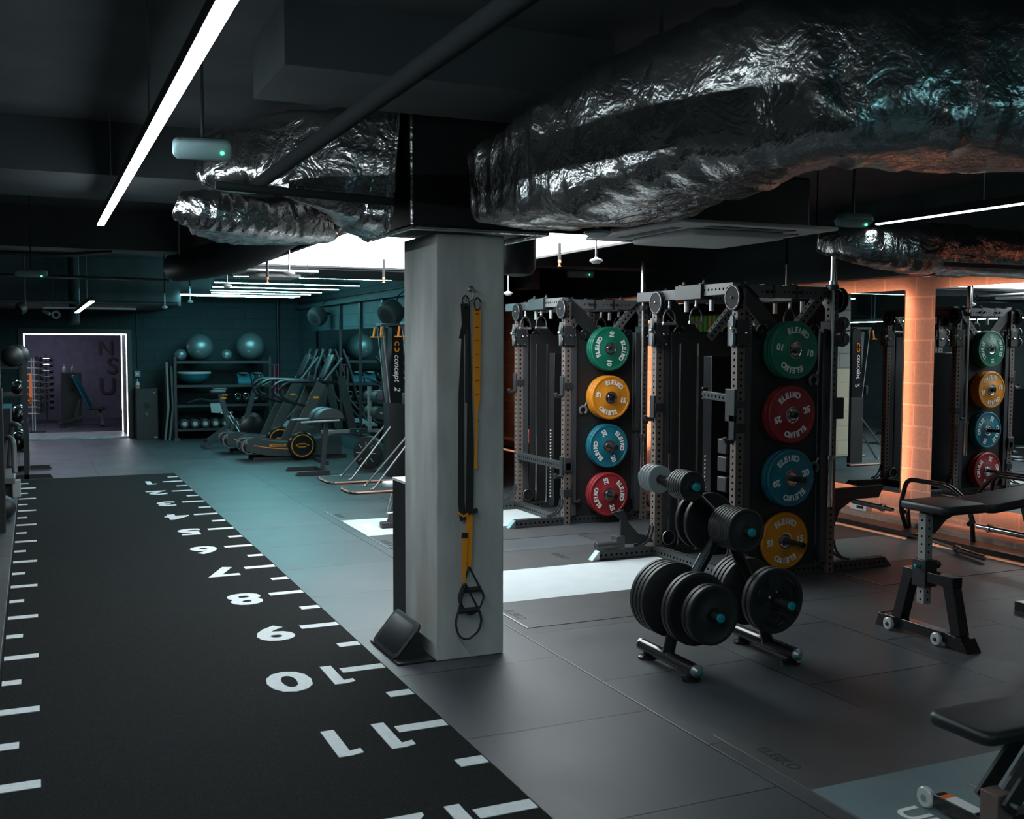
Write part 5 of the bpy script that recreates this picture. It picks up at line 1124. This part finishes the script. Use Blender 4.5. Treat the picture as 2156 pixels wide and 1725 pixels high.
def climber(label, x, y):
    t = thing('stair_climber', label, 'cardio machine', (x, y, 0))
    m = MB(); m.box(x - .5, x + .35, y - .3, y + .3, 0, .10); m.build('base', 'dgrey', t, bevel=.01); m = MB(); m.beam((x + .05, y, .1), (x + .3, y, 1.25), .12, .16, up=(1, 0, 0)); m.build('mast', 'rustd', t, bevel=.01)
    for s in (-1, 1):
        m = MB(); m.tube(rpath([(x - .35, y + s * .25, .35), (x + .05, y + s * .28, .8), (x + .2, y + s * .28, 1.45)], .1), .022, 8); m.build('swing_arm', 'dgrey', t); m = MB(); m.tube([(x + .19, y + s * .28, 1.40), (x + .33, y + s * .28, 1.75)], .028, 10); m.build('grip', 'dgrey', t)
        m = MB(); m.box(x - .5, x - .1, y + s * .2 - .08, y + s * .2 + .08, .33, .37); m.build('foot_pedal', 'lgrey', t)
    m = MB(); m.pad((x + .33, y, 1.42), (.34, .34, .04), .012, ax=(Vector((.4, 0, .9)).normalized(), Vector((0, 1, 0)), Vector((-.9, 0, .4)).normalized())); m.build('console', 'screen', t)
climber('dark climbing machine with upright grips before the teal mirror', 4.62, 19.35)
climber('second dark climbing machine close to the back corner', 4.62, 20.4)
# ================================================================== ski machines on boards
def ski(label, y0, y1, vis):
    yc = (y0 + y1) / 2; t = thing('ski_machine', label, 'ski machine', (4.2, yc, 0))
    x0, x1, r = 3.51, 4.80, .16
    poly = [(x0 + r * .35, y0), (x1, y0), (x1, y1), (x0 + r * .35, y1), (x0, y1 - r * .4), (x0, y0 + r * .4)]
    b = MB().prism(poly, 2, .012, .030).build('floor_board', 'boardtop', t)
    m = MB(); m.tube(rpath([(x1, y0, .02), (x0 + .05, y0, .02), (x0, y0 + .12, .02), (x0, y1 - .12, .02), (x0 + .05, y1, .02), (x1, y1, .02)], .09, 5), .012, 6); m.build('wood_edge', 'yedge', b)
    for yy in (y1 - .10, y0 + .13):
        m = MB(); m.tube(rpath([(3.79, yy, .032), (3.84, yy, .045), (4.42, yc + (yy - yc) * .55, .72)], .06), .014, 8); m.ball((3.80, yy, .035), .02, 8); m.build('strut', 'strutm', t)
    m = MB(); m.box(4.390, 4.630, yc - .10, yc + .10, .03, 1.04); m.build('lower_tower', 'rubber', t, bevel=.004)
    m = MB(); m.hexa([(4.410, yc - .10, 1.04), (4.620, yc - .10, 1.04), (4.620, yc + .10, 1.04), (4.410, yc + .10, 1.04), (4.460, yc - .09, 2.09), (4.620, yc - .09, 2.09), (4.620, yc + .09, 2.09), (4.460, yc + .09, 2.09)]); tw = m.build('upper_tower', 'blackgloss', t, bevel=.004)
    m = MB(); add_text(m, 'concept', .115, TM((4.522, yc - .105, 1.52), (0, 0, -1), (1, 0, 0)), shear=.25, ext=.001, bold=.01); add_text(m, '2', .115, TM((4.522, yc - .107, 1.235), (0, 0, -1), (1, 0, 0)), shear=.25, ext=.001, bold=.01); m.build('lettering', 'letter', tw)
    m = MB(); 
    for dz, a0, a1 in ((1.845, -40, 220), (1.775, 140, 400)): m.tube([(4.522 + .026 * math.cos(math.radians(a)), yc - .104, dz + .03 * math.sin(math.radians(a))) for a in range(a0, a1 + 1, 20)], .009, 6)
    m.build('amber_logo', 'amberp', tw)
    m = MB(); m.box(4.290, 4.670, yc - .14, yc + .14, 2.09, 2.125); hd = m.build('top_head', 'dgrey', t, bevel=.006)
    for s in (-1, 1):
        m = MB(); m.cyl((4.330, yc + s * .11, 2.02), (4.330, yc + s * .11, 2.09), .02, 10); m.build('cord_pulley', 'dgrey', hd); m = MB(); m.tube([(4.310, yc + s * .12, 2.08), (4.420, yc + s * .10, 1.05)], .006, 6); m.build('cord', 'lgrey', t)
        m = MB(); m.tube([(4.290 + .0, yc + s * .16, 2.075), (4.275, yc + s * .17, 1.95)], .015, 10); m.box(4.230, 4.320, yc + s * .17 - .02, yc + s * .17 + .02, 1.935, 1.95); m.build('pull_handle', 'amberp', t)
    m = MB(); m.beam((4.350, yc, 2.06), (4.440, yc, .75), .03, .06, up=(1, 0, 0)); m.build('front_channel', 'grey', t)
    m = MB(); m.pad((4.310, yc, 1.15), (.04, .18, .14), .01); m.build('monitor', 'dgrey', t)
    m = MB(); 
    for z in (.99, .58, .3): m.ball((4.430, yc - .101, z), .007, 6); m.ball((4.590, yc - .101, z), .007, 6)
    m.build('bolts', 'steel', t)
ski('farther ski machine tower with white lettering, left of the pillar', 13.69, 14.39, True)
ski('nearer ski machine mostly behind the pillar, its board in front', 12.66, 13.24, False)
t = thing('rowing_machine', 'rowing machine with silver rimmed flywheel behind the ski machine struts', 'rowing machine', (4.35, 15.0, 0))
m = MB(); m.lathe([(.20, -.07), (.235, -.06), (.235, .05), (.20, .06)], (4.42, 14.95, .27), (-.75, -.66, 0), 32); w_ = m.build('flywheel_cage', 'rubber', t); m = MB(); m.lathe([(.236, -.03), (.244, -.03), (.244, .03), (.236, .03)], (4.42, 14.95, .27), (-.75, -.66, 0), 32, ring=True); m.build('silver_rim', 'satin', w_)
m = MB()
for k in range(8): a = k * PI / 4; m.tube([(4.36 - .0 + .1 * math.cos(a) * .66, 14.90 - .1 * math.cos(a) * .75 + 0, .27 + .1 * math.sin(a)), (4.36 + .17 * math.cos(a) * .66, 14.90 - .17 * math.cos(a) * .75, .27 + .17 * math.sin(a))], .006, 5)
m.build('vent_slot', 'lgrey', w_); m = MB(); m.beam((4.5, 15.0, .30), (4.95, 15.15, .36), .06, .08); m.build('rail', 'satin', t); m = MB(); m.beam((4.45, 14.75, .02), (4.30, 15.15, .02), .05, .04); m.build('front_foot', 'dgrey', t)
# folded bike seat and foot beside the kiosk
t = thing('exercise_bike', 'black upright bike mostly hidden behind the kiosk cabinet, left of pillar', 'exercise bike', (3.4, 10.1, 0))
p = at(812, 1108, 2, .02); m = MB(); m.box(p.x - .05, p.x + .12, p.y - .05, p.y + .05, 0, .06); m.build('foot', 'rubber', t, bevel=.01); m = MB(); m.beam((p.x + .06, p.y, .05), (p.x + .22, p.y, .5), .06, .08, up=(1, 0, 0)); m.build('frame_tube', 'dgrey', t)
q = at(818, 1020, 1, p.y); m = MB(); m.pad((q.x + .05, p.y, q.z), (.22, .15, .05), .02); m.build('saddle', 'lgrey', t); m = MB(); m.tube([(q.x + .08, p.y, q.z - .03), (p.x + .22, p.y, .45)], .02, 8); m.build('saddle_post', 'satin', t)
q = at(818, 1065, 1, p.y - .1); m = MB(); m.tube(rpath([(q.x + .03, p.y - .1, q.z + .12), (q.x - .03, p.y - .1, q.z - .08), (q.x + .1, p.y - .1, q.z - .07)], .03), .008, 6); m.build('pedal', 'satin', t)
bpy.data.objects['exercise_bike.002'].location.z += .004
# ================================================================== left side storage
t = thing('storage_rack', 'tall black storage rack at the left edge beyond the turf lane', 'rack', (-.25, 16.5, 0))
for y in (15.9, 17.1):
    for x in (-.50, -.12): MB().box(x - .03, x + .03, y - .03, y + .03, 0, 1.62).build('upright', 'black', t)
    m = MB(); m.hexa([(-.5, y - .03, 0), (.21, y - .03, 0), (.21, y + .03, 0), (-.5, y + .03, 0), (-.5, y - .03, .06), (.17, y - .03, .06), (.17, y + .03, .06), (-.5, y + .03, .06)]); m.build('foot', 'black', t)
for z in (1.50, 1.12, .74, .36): MB().box(-.53, -.09, 15.93, 17.07, z, z + .02).build('shelf_board', 'black', t)
MB().box(-.085, -.08, 15.87, 17.13, .10, .62).build('side_panel', 'grey', t)
for x, y, r, w_ in ((-.27, 16.2, .14, 'nearest'), (-.20, 16.6, .15, 'second')):
    o = thing('medicine_ball', '%s black ball on top of the left storage rack' % w_, 'medicine ball', (x, y, 1.521)); m = MB(); m.ball((x, y, 1.526 + r), r, 28); m.build('ball_body', 'rubber', o, smooth=80)
    m = MB(); m.tube(arc((x, y, 1.526 + r), r + .001, 0, 360, 30), .003, 5); m.build('seam', 'dgrey', o)
o = MB(); o.prism([(16.3, 1.0), (16.42, 1.0), (16.44, 1.10), (16.38, 1.26), (16.345, 1.43), (16.33, 1.43), (16.30, 1.25), (16.26, 1.10)], 0, -.065, -.03); tag(o.build('orange_bag', 'orange', org=(-.05, 16.3, 1)), 'bright orange cloth bag hanging on the left storage rack', 'bag')
index_kids()
for i, (x, y, z, s, w_) in enumerate(((-.215, 16.05, .76, 1.15, 'upper'), (-.215, 16.3, .76, 1.2, 'upper, behind the first'), (-.22, 16.05, .38, 1.3, 'lower'), (-.22, 16.35, .38, 1.35, 'lower, behind the first'), (-.215, 16.1, 1.14, 1.0, 'top'))):
    dup(kb0, (x, y, z), .4, label='steel handled kettlebell on the left rack, %s shelf' % w_, group='kettlebells on the left storage rack', scale=s)
def dumb(par_label, c, ax, L, r, m1='rubber', m2='steel'): 
    t = thing('dumbbell', par_label, 'dumbbell', c); d = Vector(ax).normalized(); c = Vector(c)
    for s in (-1, 1):
        m = MB(); m.lathe([(r * .85, L * .22), (r, L * .25), (r, L * .47), (r * .85, L * .5)], c, d * s, 14); m.build('head', m1, t)
    m = MB(); m.cyl(c - d * L * .22, c + d * L * .22, .016, 8); m.build('grip', m2, t)
t = thing('dumbbell_tower', 'upright dumbbell tower with bright cradles just inside the lit doorway', 'rack', (.0, 24.3, 0)); m = MB()
for x in (-.045, .0): m.box(x - .009, x + .009, 24.3, 24.33, .0, 1.55)
m.build('post', 'white', t); MB().box(-.3, .2, 24.2, 24.5, 0, .03).build('base', 'black', t)
for i in range(9):
    z = 1.49 - i * .135; m = MB(); m.box(-.14, .10, 24.24, 24.30, z - .02, z - .002); m.build('cradle', 'white', t)
    dumb('%s dumbbell from the top in the bright tower at the doorway' % W9[i], (.10, 24.27, z + .045), (.3, 1, 0), .26, .052, 'rubber')
t = thing('dumbbell_tower', 'dark upright dumbbell tower at the back of the room beyond', 'rack', (.26, 27.2, 0)); MB().box(.235, .285, 27.2, 27.26, 0, 1.62).build('post', 'black', t); MB().box(.0, .5, 27.0, 27.4, 0, .03).build('base', 'black', t)
for i in range(9):
    z = 1.50 - i * .14; m = MB(); m.box(.13, .39, 27.13, 27.2, z - .068, z - .056); m.build('cradle', 'black', t)
    dumb('%s dumbbell from the top in the dark tower of the violet room' % W9[i], (.26, 27.12, z), (1, 0, 0), .30, .056, 'rubber')
t = thing('weight_bench', 'teal padded incline bench in the violet room beyond the doorway', 'bench', (1.0, 25.6, 0))
m = MB(); X = Vector((-.34, 0, .76)).normalized(); Yv = Vector((-.35, -.93, 0)).normalized(); m.pad((.98, 25.6, .76), (.85, .28, .05), .02, ax=(X, Yv, X.cross(Yv).normalized())); m.build('back_pad', 'tealpad', t)
m = MB(); m.pad((1.28, 25.6, .40), (.32, .28, .06), .02); m.build('seat_pad', 'vinyl', t); m = MB(); m.beam((.55, 25.6, .10), (1.35, 25.6, .34), .06, .07); m.build('spine', 'blackgloss', t)
m = MB(); m.beam((1.33, 25.6, .36), (1.38, 25.45, .02), .06, .06, up=(1, 0, 0)); m.build('front_leg', 'blackgloss', t); m = MB(); m.box(.5, .62, 25.3, 25.9, 0, .05); m.build('rear_foot', 'blackgloss', t); m = MB(); m.beam((.8, 25.6, .15), (.92, 25.6, .62), .05, .05, up=(1, 0, 0)); m.build('back_support', 'blackgloss', t)
t = thing('cabinet', 'dark cabinet behind the teal bench in the violet room', 'cabinet', (.75, 26.2, 0)); MB().box(.56, .98, 26.0, 26.4, 0, 1.2).build('body', 'cab', t); m = MB(); m.lathe([(.05, 0), (.06, .004)], (.77, 26.0, .8), (0, -1, 0), 18); m.build('round_opening', 'letterB', t)
for x, w_, mm in ((.62, 'pale', 'white'), (.80, 'pink labelled', 'pink')):
    o = thing('sanitiser_bottle', '%s pump bottle on the cabinet in the violet room' % w_, 'bottle', (x, 26.1, 1.2)); m = MB(); m.lathe([(.03, 0), (.033, .01), (.033, .1), (.012, .13)], (x, 26.1, 1.2), (0, 0, 1), 12); m.build('bottle_body', mm if mm == 'white' else 'lgrey', o); MB().cyl((x, 26.1, 1.33), (x, 26.1, 1.38), .008, 6).build('pump', 'white', o)
# edge of machines at the far left
t = thing('machine_frame', 'tall black machine upright cut by the left edge of the view', 'machine', (-.33, 11.5, 0)); m = MB(); m.box(-.42, -.285, 11.4, 11.6, 0, 1.40); m.build('lower_post', 'black', t, bevel=.004); m = MB(); m.box(-.42, -.30, 11.42, 11.58, 1.401, 2.45); m.build('upper_post', 'dgrey', t, bevel=.004)
t = thing('rowing_machine', 'grey framed machine with curved arms along the left edge of the lane', 'rowing machine', (-.33, 13, 0))
m = MB(); m.box(-.55, -.21, 12.6, 13.6, .33, .40); m.build('seat_rail', 'grey', t, bevel=.01); m = MB(); m.tube(rpath([(-.34, 13.2, .45), (-.30, 13.0, .82), (-.22, 12.7, .80), (-.21, 12.6, .45)], .1), .03, 10); m.build('curved_arm', 'grey', t)
m = MB(); m.tube(rpath([(-.28, 13.5, .45), (-.24, 13.3, .95), (-.16, 13.2, .9)], .1), .03, 10); m.build('curved_arm', 'grey', t); m = MB(); m.box(-.24, -.16, 12.65, 12.8, .18, .36); m.build('foot_plate', 'lgrey', t, bevel=.004); MB().box(-.5, -.25, 12.7, 12.78, 0, .33).build('support_leg', 'black', t); MB().box(-.5, -.25, 13.4, 13.48, 0, .33).build('support_leg', 'black', t)
o = thing('medicine_ball', 'black ball on the floor at the left edge of the lane', 'medicine ball', (-.33, 12.25, 0)); m = MB(); m.ball((-.33, 12.25, .13), .13, 28); m.build('ball_body', 'rubber', o, smooth=80)
t = thing('plyo_box', 'dark box with a pale top against the left wall by the storage rack', 'box', (-.5, 14.6, 0)); MB().box(-.75, -.27, 14.2, 15.2, 0, 1.05).build('box_body', 'cab', t, bevel=.004); MB().box(-.752, -.268, 14.198, 15.202, 1.05, 1.065).build('box_top', 'bosu', t)
# green and yellow bars added in place of a coloured reflection in the mirror
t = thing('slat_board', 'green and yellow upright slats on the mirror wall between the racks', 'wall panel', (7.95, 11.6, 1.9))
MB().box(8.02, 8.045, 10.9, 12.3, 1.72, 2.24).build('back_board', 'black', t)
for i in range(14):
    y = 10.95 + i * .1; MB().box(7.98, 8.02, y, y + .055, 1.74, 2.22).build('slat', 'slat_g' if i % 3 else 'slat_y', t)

# small fittings over the doorway and pipes under the left ceiling
a = at(118, 663, 1, 19.1); t = thing('ring_speaker', 'small pale ring speaker hanging before the doorway', 'speaker', tuple(a)); m = MB(); m.lathe([(.035, 0), (.065, 0), (.07, .03), (.04, .03)], a, (0, -1, 0), 22, ring=True); m.build('ring', 'lgrey', t); MB().tube([a + Vector((0, 0, .06)), (a.x, a.y, ZC)], .006, 6).build('drop_rod', 'dgrey', t)
a = at(92, 655, 1, 19.1); t = thing('security_camera', 'small teal lit camera on a bracket before the doorway', 'camera', tuple(a)); m = MB(); m.tube([a, a + Vector((.09, -.08, -.05))], .028, 10); m.build('camera_body', 'lgrey', t); MB().tube([a, (a.x, a.y, ZC)], .008, 6).build('drop_rod', 'dgrey', t)
a = at(157, 682, 1, 18.8); t = thing('duct_drop', 'round grey duct drop before the doorway', 'air duct', tuple(a)); m = MB(); m.lathe([(.06, -.01), (.085, .0), (.09, .02), (.085, .03), (.085, ZC - a.z)], a, (0, 0, 1), 22); m.build('duct_body', 'dgrey', t)
pipe('thin grey conduit crossing above the turf lane, higher one', [(XL, 11.6, 2.72), (.3, 11.6, 2.72), (.75, 11.75, 2.78)], .022, 'dgrey')
pipe('thin grey conduit crossing above the turf lane, lower one', [(XL, 13.4, 2.62), (1.5, 13.4, 2.60)], .018, 'dgrey')
pipe('dark pipe low over the turf lane before the doorway', [(XL, 18.4, 2.50), (2.2, 18.4, 2.50)], .03, 'dgrey')
t = thing('tube_light', 'unlit pale tube light fitting before the doorway', 'light fitting', (.9, 18.6, 2.42)); MB().box(.15, 1.55, 18.55, 18.62, 2.40, 2.43).build('fitting', 'lgrey', t)
for x in (.3, 1.4): MB().cyl((x, 18.585, 2.43), (x, 18.585, ZC), .005, 6).build('hanging_rod', 'dgrey', t)
